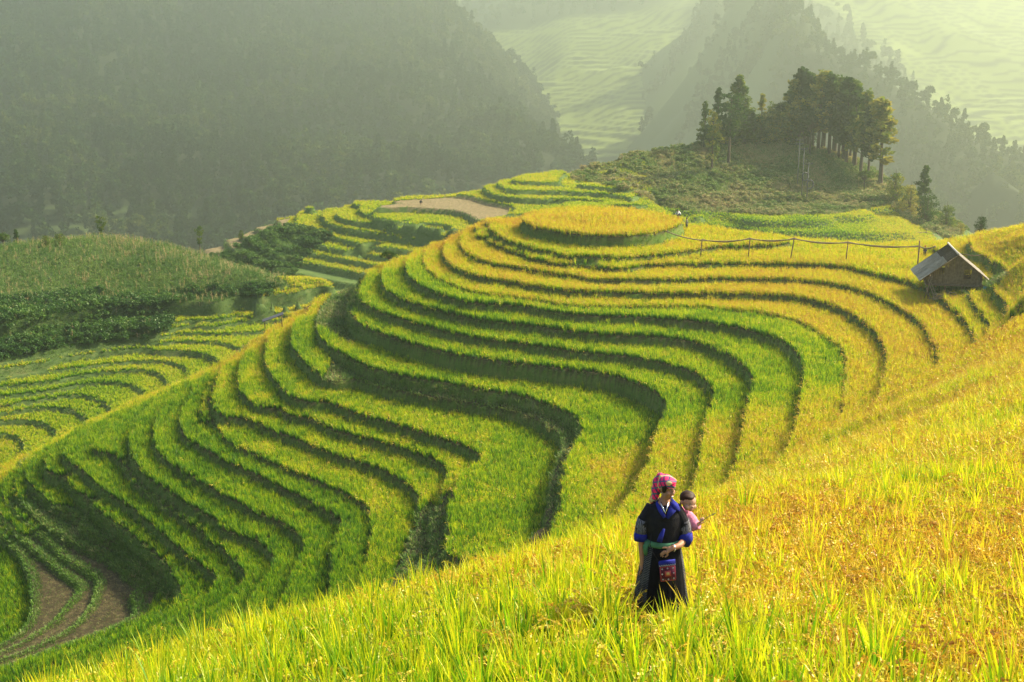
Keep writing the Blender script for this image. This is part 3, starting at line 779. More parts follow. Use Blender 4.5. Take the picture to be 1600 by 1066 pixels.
rice_on(mid, 'rice_field', 'pale gold rice on the stepped hill beyond the ridge', -100, 34, 225, 312, .52, distant_src,
        lambda x, y, i, H: .64 + .14 * (vnoise(x, y, 7, 3) - .5), ok=mid_ok, hmin=.1, ftop=.2)
def foot_ok(x, y, z, i, b, a):
    u, v = project(x, y, z)
    return inside(u, v, [(925,300),(960,306),(1010,322),(1080,331),(1200,339),(1300,337),(1390,322),(1420,340),(1450,360),(1470,385),(1100,380),(960,345),(840,330),(780,318),(900,310)])
rice_on(mid, 'rice_field', 'light green rice in the low steps at the foot of the wooded knoll', 8, 110, 235, 300, .52, distant_src,
        lambda x, y, i, H: .50 + .14 * smooth01((x - 62) / 14) + .2 * (vnoise(x, y, 6, 5) - .5), ok=foot_ok, hmin=-9, ftop=-9)

# ------------------------------------------------------------------ corn, scrub, hedge weeds
def corn_plant(dry):
    L = LeafMesh()
    h = rnd(1.3, 1.8)
    L.strip([np.array((0, 0, 0.)), np.array((rnd(-.1,.1), rnd(-.1,.1), h))], [.05, .03], np.array((1, 0, 0.)), .8 if dry else .4)
    L.strip([np.array((0, 0, 0.)), np.array((rnd(-.1,.1), rnd(-.1,.1), h))], [.05, .03], np.array((0, 1., 0.)), .8 if dry else .4)
    for k in range(11):
        z = h * (.15 + .8 * k / 11)
        L.blade((0, 0, z), rnd(0, 6.28), rnd(.45, .8), rnd(.5, .9), rnd(.8, 1.9), rnd(.08, .13), 3, (rnd(.6, 1) if dry else rnd(.1, .7)))
    for k in range(5): L.blade((0, 0, h), rnd(0, 6.28), .28, rnd(.1, .6), .3, .04, 2, 1.0)
    return L
corn_src = source([corn_plant(False).mesh('corn', [M_SCRUB]) for _ in range(4)] + [corn_plant(True).mesh('corn', [M_SCRUB]) for _ in range(3)] + [grass_tuft(26, .5, .9, .10, 3).mesh('undergrowth', [M_SCRUB]) for _ in range(2)], 'corn_plants')
def corn():
    x, y = jitter(-130, -18, 185, 262, .55)
    x, y, z, flat, b, a, i = on_terrain(valley, x, y, 60)
    u, v = project(x, y, z)
    k = inside(u, v, corn_poly) | ((i == 0) & (z > -49.3) & (u < 445) & (u > -200) & (y > 215))
    x, y, z, u, v = x[k], y[k], z[k], u[k], v[k]
    n = len(x)
    dens = vnoise(x, y, 7, 4)
    p = rng.random(n)
    dry = (dens > .55) & (p < .32) | (p < .08)
    pick = np.where(dry, 4 + rng.integers(0, 3, n), np.where(p > .72, 7 + rng.integers(0, 2, n), rng.integers(0, 4, n)))
    t = np.where(dry, .76, .52) + .3 * (vnoise(x, y, 3, 5) - .5)
    foot = v > np.interp(u, [-100, 0, 130, 260, 330, 450], [480, 470, 458, 462, 456, 440])
    t = np.where(foot & ~dry, .34, t)
    print('corn', n)
    scatter_object('corn_field', 'corn with dry tan tops covering the rounded hill beyond the ridge', np.stack([x, y, z], 1), rots(n, .12), scls(n, .45, .8), pick, t, corn_src)
corn()
shrub_src_l = []
def shrub(nclump, r, h, leaf, dens, mat):
    L = LeafMesh()
    for _ in range(nclump):
        a, q = rnd(0, 6.28), r * math.sqrt(random.random()) * .7
        c = np.array((q * math.cos(a), q * math.sin(a), h * rnd(.25, .85))); rr = rnd(.28, .5) * r
        for _ in range(dens):
            d = rvec() * rr * rnd(.6, 1.05); d[2] *= .8
            L.quad(c + d, raxes(), leaf * rnd(.7, 1.3), random.random(), 0, rnd(.5, .9))
    return L
M_LEAF = leafy('tree_leaf', [(0, (.026,.060,.012)), (.35, (.058,.115,.018)), (.6, (.12,.18,.025)), (.8, (.23,.25,.035)), (1, (.38,.32,.05))], trans=.45, vary=.45, inst=False, gloss=0)
M_LEAF_I = leafy('forest_leaf', [(0, (.012,.030,.010)), (.4, (.028,.060,.014)), (.7, (.06,.10,.02)), (1, (.13,.15,.03))], trans=.30, vary=.5, gloss=0)
M_BARK = plain('bark', [(.3, (.05,.035,.022)), (.7, (.13,.09,.06))], scale=6, bump=.5)
bush_src = source([shrub(9, 1.0, 1.0, .13, 45, M_SCRUB).mesh('bush', [M_SCRUB]) for _ in range(3)] + [grass_tuft(30, .5, .9, .07, 3).mesh('tall_grass', [M_SCRUB]) for _ in range(4)], 'bushes')
def scrub(name, label, T, x0, x1, y0, y1, s, poly_or_f, tint, bushy=.3, scale=(.6, 1.2)):
    x, y = jitter(x0, x1, y0, y1, s)
    x, y, z, flat, b, a, i = on_terrain(T, x, y, 60)
    u, v = project(x, y, z)
    k = poly_or_f(x, y, z, u, v, i)
    x, y, z = x[k], y[k], z[k]; n = len(x)
    pick = np.where(rng.random(n) < bushy * 2 * smooth01(vnoise(x, y, 4, 8)), rng.integers(0, 3, n), 3 + rng.integers(0, 4, n))
    print(name, n)
    scatter_object(name, label, np.stack([x, y, z], 1), rots(n, .15), scls(n, *scale), pick, tint(x, y, n), bush_src)
scrub('scrub', 'rough green scrub and dry grass covering the wooded knoll', mid, 14, 130, 268, 330, .75,
      lambda x, y, z, u, v, i: (inside(u, v, [(850,262),(1000,230),(1080,215),(1350,215),(1420,300),(1510,360),(1480,375),(1420,350),(1390,322),(1300,336),(1200,338),(1080,330),(1015,321),(990,300),(940,290),(860,276)])),
      lambda x, y, n: .73 + .42 * (vnoise(x, y, 5, 1) - .5) + .1 * (rng.random(n) - .5), bushy=.35)
scrub('hedge', 'dark green hedge weeds on the steep bank below the corn', valley, -125, -18, 178, 222, .6,
      lambda x, y, z, u, v, i: inside(u, v, [(-60,478),(0,470),(80,462),(150,458),(240,455),(330,452),(440,444),(420,466),(330,462),(285,472),(262,490),(268,512),(240,528),(130,540),(60,552),(-60,575)]),
      lambda x, y, n: .30 + .35 * (vnoise(x, y, 3, 1) - .5), bushy=.55)
scrub('gully_weeds', 'green weeds in the gully of the stepped hill', mid, -100, -25, 240, 300, .7,
      lambda x, y, z, u, v, i: inside(u, v, [(395,372),(440,354),(475,354),(498,362),(520,370),(500,388),(478,400),(460,428),(470,450),(400,460),(330,400),(380,385)]),
      lambda x, y, n: .36 + .35 * (vnoise(x, y, 3, 1) - .5), bushy=.4, scale=(.5, 1.0))
stub_src = source([grass_tuft(10, .25, .16, .03, 2).mesh('stubble', [M_SCRUB]) for _ in range(3)], 'stubble_tufts')
grass_on(mid, 'stubble', 'straw stubble on the harvested brown field', -45, 5, 255, 292, .5, lambda x, y, z, f, i, b, a: inside(*project(x, y, z), FIELD) & (i == 4), tint=lambda x, y, i: .75 + .4 * (vnoise(x, y, 3, 1) - .5), src=stub_src)
grass_on(main, 'stubble', 'dull stubble on the harvested paddies in the bottom corner', -66, -20, 80, 122, .30, lambda x, y, z, f, i, b, a: brown(x, y, i) & f & (a > .7), tint=lambda x, y, i: .62 + .35 * (vnoise(x, y, 2, 1) - .5), src=stub_src)

# ------------------------------------------------------------------ trees
def limb(bm, p0, p1, r0, r1, n=7):
    d = Vector(p1) - Vector(p0); q = d.to_track_quat('Z', 'Y')
    rings = []
    for p, r in ((p0, r0), (p1, r1)):
        rings.append([bm.verts.new(Vector(p) + q @ Vector((math.cos(6.2832 * k / n) * r, math.sin(6.2832 * k / n) * r, 0))) for k in range(n)])
    for k in range(n): bm.faces.new((rings[0][k], rings[0][(k + 1) % n], rings[1][(k + 1) % n], rings[1][k]))
def bm_mesh(bm, name, mat, smooth=True):
    me = bpy.data.meshes.new(name); bm.to_mesh(me); bm.free()
    for m in (mat if isinstance(mat, (list, tuple)) else [mat]): me.materials.append(m)
    if smooth: me.polygons.foreach_set('use_smooth', np.ones(len(me.polygons), bool))
    return me
def clump(L, c, r, n, leaf, flat=.8):
    lf = random.random()
    for _ in range(n):
        d = rvec(); d *= r * rnd(.45, 1.05); d[2] *= flat
        L.quad(c + d, raxes(), leaf * rnd(.7, 1.3), min(1, max(0, lf + rnd(-.3, .3))), 0, rnd(.45, .8))
def tree_meshes(kind, leaf=.25, dens=1.0):
    """unit design about 12 m tall"""
    bm = bmesh.new(); L = LeafMesh()
    H = 12.0; bend = (rnd(-.4, .4), rnd(-.4, .4))
    ax = lambda t: (bend[0] * t * t, bend[1] * t * t, H * t)
    r0 = .20
    ts = np.linspace(0, .96, 8)
    for a, b in zip(ts[:-1], ts[1:]): limb(bm, ax(a), ax(b), r0 * (1 - a) + .03, r0 * (1 - b) + .03)
    if kind == 'pine':            # bare below, ragged upturned boughs above
        for k in range(46):
            t = rnd(.26, .99); a = rnd(0, 6.28); ln = (1.0 - .86 * ((t - .26) / .73)) * rnd(1.0, 2.7) * (.7 if t < .38 else 1)
            p0 = np.array(ax(t)); p1 = p0 + np.array((math.cos(a) * ln, math.sin(a) * ln, ln * rnd(.3, .85)))
            limb(bm, p0, p1, .05, .02, 4)
            for s in (.55, .8, 1.0): clump(L, p0 + (p1 - p0) * s, rnd(.34, .58), int(18 * dens), leaf, 1.1)
        for s in range(3): clump(L, np.array(ax(.97 + .02 * s)), .4, int(18 * dens), leaf, 1.4)
    elif kind == 'cone':
        for k in range(60):
            t = rnd(.12, .99); a = rnd(0, 6.28); ln = (1.02 - t) * rnd(1.6, 2.6) + .15
            p0 = np.array(ax(t)); p1 = p0 + np.array((math.cos(a) * ln, math.sin(a) * ln, -ln * .12))
            clump(L, p1, .5, int(16 * dens), leaf, .6); clump(L, (p0 + p1) / 2, .55, int(12 * dens), leaf, .6)
    elif kind == 'column':
        for k in range(46):
            t = rnd(.20, 1.0); a = rnd(0, 6.28); w = 1.55 * math.sin(math.pi * min(1, (t - .14) / .90)) ** .6
            c = np.array(ax(t)) + np.array((math.cos(a), math.sin(a), 0)) * w * rnd(.3, 1)
            clump(L, c, rnd(.5, .8), int(22 * dens), leaf)
    elif kind == 'round':
        for k in range(48):
            d = rvec(); d[2] = abs(d[2]) * 1.1 - .35
            c = np.array(ax(.70)) + d * np.array((2.7, 2.7, 3.2)) * rnd(.55, 1)
            limb(bm, ax(.5), c, .06, .02, 4)
            clump(L, c, rnd(.6, 1.0), int(24 * dens), leaf)
    elif kind == 'tall':          # slim trunk, loose crown in two storeys
        for k in range(34):
            t = rnd(.42, .98); w = (1.0 if t < .62 else 1.9) * math.sin(math.pi * min(1, (t - .36) / .70)) ** .5
            a = rnd(0, 6.28); c = np.array(ax(t)) + np.array((math.cos(a), math.sin(a), 0)) * w * rnd(.3, 1)
            limb(bm, ax(t - .06), c, .04, .02, 4)
            clump(L, c, rnd(.45, .75), int(20 * dens), leaf)
    elif kind == 'spread':        # many-stemmed bush tree
        for k in range(85):
            a = rnd(0, 6.28); t = rnd(.08, 1.0); w = 3.8 * math.sin(math.pi * min(1, (t + .15) / 1.2)) ** .6
            c = np.array((math.cos(a) * w * rnd(.2, 1), math.sin(a) * w * rnd(.2, 1), H * t * .8))
            limb(bm, (0, 0, .5), c, .06, .02, 4)
            clump(L, c, rnd(.7, 1.2), int(24 * dens), leaf)
    return bm, L
protos = {}
def tree(kind, pos, h, label, cat='tree', name=None, group=None, wid=1.0, variant=0, tint=None):
    key = (kind, variant)
    if key not in protos:
        random.seed(hash(kind) % 1000 if False else sum(map(ord, kind)) + variant * 31)
        bm, L = tree_meshes(kind)
        protos[key] = (bm_mesh(bm, kind + '_trunk', M_BARK), L.mesh(kind + '_crown', [M_LEAF]))
    root = bpy.data.objects.new(name or {'pine': 'pine_tree', 'cone': 'conifer_tree', 'column': 'columnar_tree', 'round': 'broadleaf_tree', 'tall': 'slender_tree', 'spread': 'bushy_tree'}[kind], None)
    link(root); root.location = pos; root.rotation_euler = (0, 0, random.random() * 6.28)
    s = h / 12.4; root.scale = (s * wid, s * wid, s)
    tag(root, label, cat, group)
    for nm, me in zip(('trunk', 'crown'), protos[key]): link(bpy.data.objects.new(nm, me), root)
    return root
def tree_at(kind, u, vb, vt, label, T=mid, y=None, **kw):
    p = hits(T, u, vb, 180, 360) if y is None else Vector(at_y(u, vb, y))
    dist = (p.y * CP - p.z * SP)
    return tree(kind, p - Vector((0, 0, .3)), (vb - vt) / F_PX * dist * 1.04 + .3, label, **kw)
tree_at('column', 1112, 268, 176, 'dark egg shaped tree on a short trunk, frontmost on the near face of the knoll')
tree_at('tall', 1138, 259, 145, 'slender tree with a long bare trunk and golden lit crown beside the egg shaped tree', wid=1.25)
tree_at('cone', 1100, 231, 160, 'short pointed conifer at the far end of the knoll, outermost of its row', wid=1.1)
tree_at('cone', 1120, 228, 139, 'taller pointed conifer just inside the outermost conifer of the knoll', variant=1)
tree_at('pine', 1151, 224, 124, 'wide topped pine rising behind the slender golden tree', variant=1, wid=1.3)
tree_at('round', 1168, 226, 166, 'low rounded dark tree between the wide topped pine and a pointed conifer', wid=1.1)
tree_at('cone', 1189, 222, 142, 'pointed conifer standing in the dip of the knoll skyline', variant=2)
tree_at('tall', 1204, 222, 154, 'thin leafy tree next to the conifer in the dip of the skyline', variant=1)
tree_at('tall', 1220, 224, 157, 'small loose crowned tree at the foot of the highest pines', variant=2)
tree_at('round', 1265, 243, 163, 'big round headed broadleaf tree in front of the dense pine stand', wid=1.05, variant=1)
tree_at('pine', 1249, 226, 112, 'tallest pine on the knoll with its top highest on the skyline', wid=1.5, variant=2)
tree_at('pine', 1344, 276, 148, 'tall pine with a long bare trunk on the shoulder of the knoll', wid=1.2, variant=3)
tree_at('pine', 1375, 293, 162, 'free standing pine with wide boughs at the outer edge of the pine stand', wid=1.6, variant=4)
G = 'pines packed in the dense stand on the knoll'
k = 0
for u, vb, vt, w in [(1240,225,128,1.5),(1256,226,118,1.5),(1285,236,118,1.5),(1304,242,126,1.4),(1318,252,132,1.4),(1335,266,150,1.3),(1234,228,132,1.4),(1262,232,122,1.4),(1278,238,119,1.4),(1295,242,122,1.4),(1310,248,138,1.2),(1322,258,130,1.3),(1270,228,130,1.3),(1287,233,128,1.3),(1302,239,134,1.3),(1333,262,142,1.2),(1316,246,140,1.2),(1240,224,126,1.2),(1328,251,150,1.2),(1356,282,172,1.1)]:
    tree_at('pine', u, vb, vt, 'pine with a straight bare trunk crowded in the dense stand on the knoll', group=G, wid=w, variant=k % 5); k += 1
for u, vb, vt, w in [(1228,224,165,1.5),(1196,222,170,1.5),(1160,224,160,1.5),(1188,222,165,1.4),(1215,224,160,1.4),(1135,228,175,1.4),(1245,226,160,1.5),(1108,232,190,1.4),(1178,222,172,1.2),(1212,224,176,1.2),(1146,228,178,1.2),(1130,228,182,1.3)]:
    tree_at('spread', u, vb + 2, vt, 'low dark tree filling a gap between the taller trees of the knoll', group='low trees filling gaps on the knoll', wid=w, variant=k % 3); k += 1
tree_at('spread', 1397, 320, 262, 'yellowish bushy tree just below the free standing pine', wid=1.0)
tree_at('spread', 1420, 338, 280, 'broad bushy tree on the steep end of the knoll, second below the free standing pine', variant=1)
tree_at('pine', 1437, 334, 262, 'small ragged pine leaning over the bushy trees at the steep end of the knoll', variant=1, wid=1.3)
tree_at('spread', 1447, 350, 292, 'dense dark bushy tree under the small ragged pine', variant=2)
tree_at('spread', 1477, 366, 312, 'rounded bushy tree near the foot of the knoll above the hut', variant=1, y=283)
tree_at('spread', 1500, 366, 343, 'lowest small bush tree at the tail of the knoll', y=280, variant=2)
tree_at('round', 1350, 300, 262, 'low leafy tree under the pines on the shoulder of the knoll', wid=1.3)
tree_at('spread', 1532, 362, 332, 'small lone tree peeping over the golden slope beyond the hut', y=200, variant=2)
V = dict(T=valley)
tree_at('round', 6, 392, 361, 'round pale green tree at the corner of the corn hill skyline', y=236, wid=1.7)
tree_at('cone', 27, 392, 358, 'small dark conifer beside the round tree behind the corn hill', y=238, wid=1.3, variant=1)
tree_at('spread', 73, 388, 364, 'left bush of the pair on the crest of the corn hill', y=229, variant=1, cat='bush', name='bush')
tree_at('spread', 94, 386, 359, 'right bush of the pair on the crest of the corn hill, slightly taller', y=229, variant=2, cat='bush', name='bush')
tree_at('tall', 161, 384, 336, 'thin tree with rusty brown crown rising behind the corn hill', y=250)
tree_at('tall', 313, 398, 353, 'thin green sapling behind the sloping end of the corn hill', y=250, variant=1)
tree_at('spread', 377, 372, 357, 'small bush on the skyline where the stepped hill begins', y=283, cat='bush', name='bush')
def near_bush(u, vb, vt, label, kind, y, **kw):
    p = Vector(at_y(u, vb, y)); p.z = main.z(p.x, p.y)
    return tree(kind, p, (vb - vt) / F_PX * (p.y * CP - p.z * SP), label, **kw)
near_bush(608, 398, 362, 'small leafy tree growing on the golden edge of the main hill', 'round', 156, wid=1.6)
near_bush(563, 428, 411, 'pale leafy bush at the head of the weedy gully', 'spread', 152, cat='bush', name='bush')
near_bush(978, 360, 351, 'tiny dark shrub at the rim of the round topmost paddy', 'column', 140.5, cat='bush', name='shrub', wid=1.6)
near_bush(1533, 361, 354, 'dark low bush on the golden slope above the hut', 'spread', 134, cat='bush', name='bush', wid=2.2)
near_bush(1579, 345, 337, 'darker wider bush higher on the golden slope near its skyline', 'spread', 137, cat='bush', name='bush', wid=2.2, variant=1)

# ------------------------------------------------------------------ far mountains and their woods
def mountain_mat(name, stops, scale):
    m, nt, out = new_mat(name)
    b = N(nt, 'ShaderNodeBsdfDiffuse')
    nt.links.new(ramp(nt, noise_tex(nt, scale, 6, .65), stops), b.inputs[0])
    nt.links.new(b.outputs[0], out.inputs[0])
    return m
M_WOODS = mountain_mat('wood_floor', [(.3, (.02,.035,.012)), (.7, (.05,.07,.02))], .03)
fu, fv = project(fX, fY, fZ)
vf = inside(fu, fv, [(60,325),(250,315),(420,325),(600,325),(560,400),(-60,420),(-60,360)])
fr_ = fZ / 4.0 - np.floor(fZ / 4.0)
fZ = np.where(vf, 4.0 * (np.floor(fZ / 4.0) + smooth01((fr_ - .7) / .3)), fZ)
M_FLOOR = ground_mat('valley_floor_paddies', [(.3, (.035,.06,.02)), (.7, (.07,.10,.03))], [(.3, (.012,.02,.008)), (.7, (.03,.04,.012))])
struct(grid_mesh('forest_mountain', fX, fY, fZ, M_FLOOR, attrs={'bank': 1 - (vf & (fr_ < .7)).astype(float)}))
M_SLOPE = mountain_mat('misty_grass_slope', [(.3, (.05,.08,.02)), (.55, (.10,.14,.035)), (.75, (.16,.19,.06))], .02)
su, sv = project(sX, sY, sZ)
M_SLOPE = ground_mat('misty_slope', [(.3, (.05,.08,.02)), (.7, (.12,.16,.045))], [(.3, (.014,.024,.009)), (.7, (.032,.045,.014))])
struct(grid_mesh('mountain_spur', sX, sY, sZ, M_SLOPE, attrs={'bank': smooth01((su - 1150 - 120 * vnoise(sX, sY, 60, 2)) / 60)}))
# far slope: narrow paddies cut into it where the ground is not wooded
tn = vnoise(gX, gY, 240, 3)
step = 5.0 + 2.5 * (vnoise(gX, gY, 300, 6) - .5)
ph = gZ / 5.0
fr = ph - np.floor(ph)
gu, gv = project(gX, gY, gZ)
terr = np.maximum(smooth01((tn - .30) / .1), smooth01((gv - 90) / 30) * smooth01((1150 - gu) / 40))
gZ2 = gZ * (1 - terr) + terr * 5.0 * (np.floor(ph) + smooth01((fr - .62) / .38))
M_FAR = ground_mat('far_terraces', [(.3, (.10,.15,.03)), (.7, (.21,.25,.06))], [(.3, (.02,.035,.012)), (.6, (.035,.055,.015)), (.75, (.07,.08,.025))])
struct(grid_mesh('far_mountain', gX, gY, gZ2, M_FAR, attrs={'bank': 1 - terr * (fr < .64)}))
forest_src = []
for kd, vr in (('cone', 7), ('round', 8), ('column', 9), ('round', 10), ('pine', 11)):
    random.seed(vr); bm, L = tree_meshes(kd, leaf=.55, dens=.30); bm.free()
    forest_src.append(L.mesh('crown', [M_LEAF_I]))
forest_coll = source(forest_src, 'forest_trees')
def forest(name, label, GX, GY, GZ, s, ok, size, tint):
    xs_, ys_ = GX[0], GY[:, 0]
    x, y = jitter(xs_[1], xs_[-2], ys_[1], ys_[-2], s)
    T = Terrain.__new__(Terrain); T.xs, T.ys = xs_, ys_
    z = T.sample(GZ, x, y); u, v = project(x, y, z)
    k = (u > -60) & (u < 1660) & (v > -60) & (v < 430) & ok(x, y, u, v)
    x, y, z = x[k], y[k], z[k]; n = len(x)
    print(name, n)
    scatter_object(name, label, np.stack([x, y, z - 1], 1), rots(n, .05), scls(n, *size), rng.integers(0, len(forest_src), n), tint(x, y, n), forest_coll)
valley_floor = [(80,335),(250,325),(420,335),(560,335),(500,380),(60,400)]
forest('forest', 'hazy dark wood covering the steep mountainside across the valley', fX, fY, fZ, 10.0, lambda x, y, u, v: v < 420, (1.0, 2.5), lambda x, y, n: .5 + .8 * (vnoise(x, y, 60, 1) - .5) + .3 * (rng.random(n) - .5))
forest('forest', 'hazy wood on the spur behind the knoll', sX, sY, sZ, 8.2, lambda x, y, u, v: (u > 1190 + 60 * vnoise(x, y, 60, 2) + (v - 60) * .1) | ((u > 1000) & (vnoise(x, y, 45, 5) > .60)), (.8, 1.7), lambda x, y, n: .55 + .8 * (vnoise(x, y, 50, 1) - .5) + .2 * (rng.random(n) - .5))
forest('forest', 'scattered woods between the far terraces', gX, gY, gZ2, 20.0, lambda x, y, u, v: (vnoise(x, y, 240, 3) < .34) & ((v < 90) | (u > 1150)) & (u > 600), (1.3, 2.9), lambda x, y, n: .6 + .5 * (vnoise(x, y, 60, 1) - .5))
# valley bottom far away: one wide sheet under everything, out to the horizon
bm = bmesh.new()
for a in [(-6000, -300), (6000, -300), (6000, 9000), (-6000, 9000)]: bm.verts.new((a[0], a[1], -420))
bm.faces.new(bm.verts)
struct(link(bpy.data.objects.new('ground', bm_mesh(bm, 'ground', M_WOODS, False))))

grass_on(main, 'bund_grass', 'green grass on the low bunds around the harvested paddies', -66, -20, 80, 122, .2, lambda x, y, z, f, i, b, a: ((i >= 22) & (i <= 26) & (x < -28)) & ((a < .6) | ~f), tint=lambda x, y, i: .50 + .3 * (vnoise(x, y, 2, 1) - .5), scale=(1.0, 1.5))

grass_on(valley, 'bank_grass', 'short grass on the banks of the small terraces below the corn hill', -110, -2, 150, 222, .42, lambda x, y, z, f, i, b, a: ~f | ((i <= 1) & (x > -75)) | (a < .2), scale=(1.1, 1.9), tint=lambda x, y, i: .48 + .5 * (vnoise(x, y, 4, 1) - .5))
grass_on(mid, 'bank_grass', 'short grass on the banks of the stepped hill', -100, 34, 240, 312, .6, lambda x, y, z, f, i, b, a: ~f | (a < .25), scale=(1.3, 2.2), tint=lambda x, y, i: .48 + .4 * (vnoise(x, y, 4, 1) - .5))

# ------------------------------------------------------------------ plain materials
def flat_mat(name, c, rough=.85, metallic=0.0, var=.25, scale=8, bump=0.0, spec=.2):
    lo = tuple(x * (1 - var) for x in c); hi = tuple(min(1, x * (1 + var)) for x in c)
    return plain(name, [(.3, lo), (.7, hi)], scale=scale, rough=rough, metallic=metallic, bump=bump, spec=spec)
M_WOOD = flat_mat('weathered_wood', (.17,.12,.07), var=.4, scale=5, bump=.4)
M_BAMBOO = flat_mat('bamboo', (.24,.19,.11), var=.35)
M_SKIN = flat_mat('skin', (.34,.17,.10), rough=.55, var=.10, spec=.35)
M_SKIN_B = flat_mat('baby_skin', (.50,.28,.19), rough=.55, var=.08, spec=.35)
M_BLACK = flat_mat('indigo_black_cloth', (.010,.010,.014), var=.35, scale=20, bump=.3)
M_BLUE = flat_mat('blue_cloth', (.016,.022,.22), var=.25, scale=15)
M_GREEN = flat_mat('green_sash', (.06,.17,.09), var=.25, scale=15)
M_HAIR = flat_mat('hair', (.010,.008,.007), rough=.5)
M_HAIR_B = flat_mat('baby_hair', (.035,.018,.010), rough=.6)
M_PINK = flat_mat('pink_knit', (.62,.22,.34), var=.18, scale=40, bump=.4)
M_EYE = flat_mat('eye', (.010,.008,.006), rough=.2, spec=.6)
M_WHITE = flat_mat('white', (.72,.70,.64), rough=.5, var=.05)
M_LIP = flat_mat('lips', (.30,.09,.07), rough=.5)
M_SILVER = flat_mat('silver', (.7,.7,.72), rough=.25, metallic=1.0, var=.05)
M_DARKWOOD = flat_mat('dark_inside', (.03,.022,.015))

# ------------------------------------------------------------------ mesh builders
def eval_mesh(ob):
    dg = bpy.context.evaluated_depsgraph_get(); dg.update()
    me = bpy.data.meshes.new_from_object(ob.evaluated_get(dg))
    return me
def skin_mesh(V, E, Rr, sub=2):
    me = bpy.data.meshes.new('skeleton'); me.from_pydata([tuple(v) for v in V], E, [])
    ob = link(bpy.data.objects.new('skeleton', me))
    md = ob.modifiers.new('s', 'SKIN'); md.use_smooth_shade = True
    for k, r in enumerate(Rr):
        sv = me.skin_vertices[0].data[k]
        sv.radius = (r, r) if not isinstance(r, tuple) else r
        sv.use_root = k == 0
    ss = ob.modifiers.new('d', 'SUBSURF'); ss.levels = sub; ss.render_levels = sub
    out = eval_mesh(ob)
    bpy.data.objects.remove(ob); bpy.data.meshes.remove(me)
    return out
def blob_bm(bm, c, r, rot=None, seg=16):
    M = Matrix.Translation(Vector(c)) @ (rot.to_4x4() if rot else Matrix()) @ Matrix.Diagonal((*r, 1))
    bmesh.ops.create_uvsphere(bm, u_segments=seg, v_segments=max(6, seg // 2 + 2), radius=1, matrix=M)
def remesh(meshes, voxel, smooth=3, extra=None):
    bm = bmesh.new()
    for me in meshes: bm.from_mesh(me)
    if extra: extra(bm)
    me = bpy.data.meshes.new('merge'); bm.to_mesh(me); bm.free()
    ob = link(bpy.data.objects.new('merge', me))
    md = ob.modifiers.new('r', 'REMESH'); md.mode = 'VOXEL'; md.voxel_size = voxel; md.use_smooth_shade = True
    sm = ob.modifiers.new('s', 'SMOOTH'); sm.factor = .5; sm.iterations = smooth
    out = eval_mesh(ob)
    bpy.data.objects.remove(ob)
    return out
def set_mat(me, mats):
    me.materials.clear()
    for m in (mats if isinstance(mats, (list, tuple)) else [mats]): me.materials.append(m)
    me.polygons.foreach_set('use_smooth', np.ones(len(me.polygons), bool))
    return me
def loft(rings, n=32, cap=True, fold=None):
    """rings: (centre, rx, ry[, tilt]) joined into a tube; fold(angle, k) scales the radius"""
    bm = bmesh.new(); rs = []
    for k, rg in enumerate(rings):
        c, rx, ry = Vector(rg[0]), rg[1], rg[2]
        q = rg[3] if len(rg) > 3 else None
        ring = []
        for i in range(n):
            a = 6.2832 * i / n; f = fold(a, k / (len(rings) - 1)) if fold else 1
            p = Vector((math.cos(a) * rx * f, math.sin(a) * ry * f, 0))
            if q is not None: p = q @ p
            ring.append(bm.verts.new(c + p))
        rs.append(ring)
    for a, b in zip(rs[:-1], rs[1:]):
        for i in range(n): bm.faces.new((a[i], a[(i + 1) % n], b[(i + 1) % n], b[i]))
    if cap: bm.faces.new(rs[0][::-1]); bm.faces.new(rs[-1])
    return bm
def tube_bm(bm, pts, rad, n=6):
    pts = [Vector(p) for p in pts]; rs = []
    for k, p in enumerate(pts):
        d = (pts[min(k + 1, len(pts) - 1)] - pts[max(k - 1, 0)]).normalized(); q = d.to_track_quat('Z', 'Y')
        r = rad if not isinstance(rad, (list, tuple)) else rad[k]
        rs.append([bm.verts.new(p + q @ Vector((math.cos(6.2832 * i / n) * r, math.sin(6.2832 * i / n) * r, 0))) for i in range(n)])
    for a, b in zip(rs[:-1], rs[1:]):
        for i in range(n): bm.faces.new((a[i], a[(i + 1) % n], b[(i + 1) % n], b[i]))
    bm.faces.new(rs[0][::-1]); bm.faces.new(rs[-1])
def box_bm(bm, lo, hi, M=None):
    M0 = Matrix.Translation([(a + b) / 2 for a, b in zip(lo, hi)]) @ Matrix.Diagonal((*[b - a for a, b in zip(lo, hi)], 1))
    bmesh.ops.create_cube(bm, size=1, matrix=(M @ M0) if M else M0)
def part(name, bm, mat, parent, smooth=True, loc=None):
    me = bm if isinstance(bm, bpy.types.Mesh) else bm_mesh(bm, name, mat, smooth)
    if isinstance(bm, bpy.types.Mesh): set_mat(me, mat); me.name = name
    o = link(bpy.data.objects.new(name, me), parent)
    if loc: o.location = loc
    return o
def empty(name, loc, rz=0, label=None, cat=None, group=None):
    o = link(bpy.data.objects.new(name, None)); o.location = loc; o.rotation_euler = (0, 0, rz)
    return tag(o, label, cat, group)

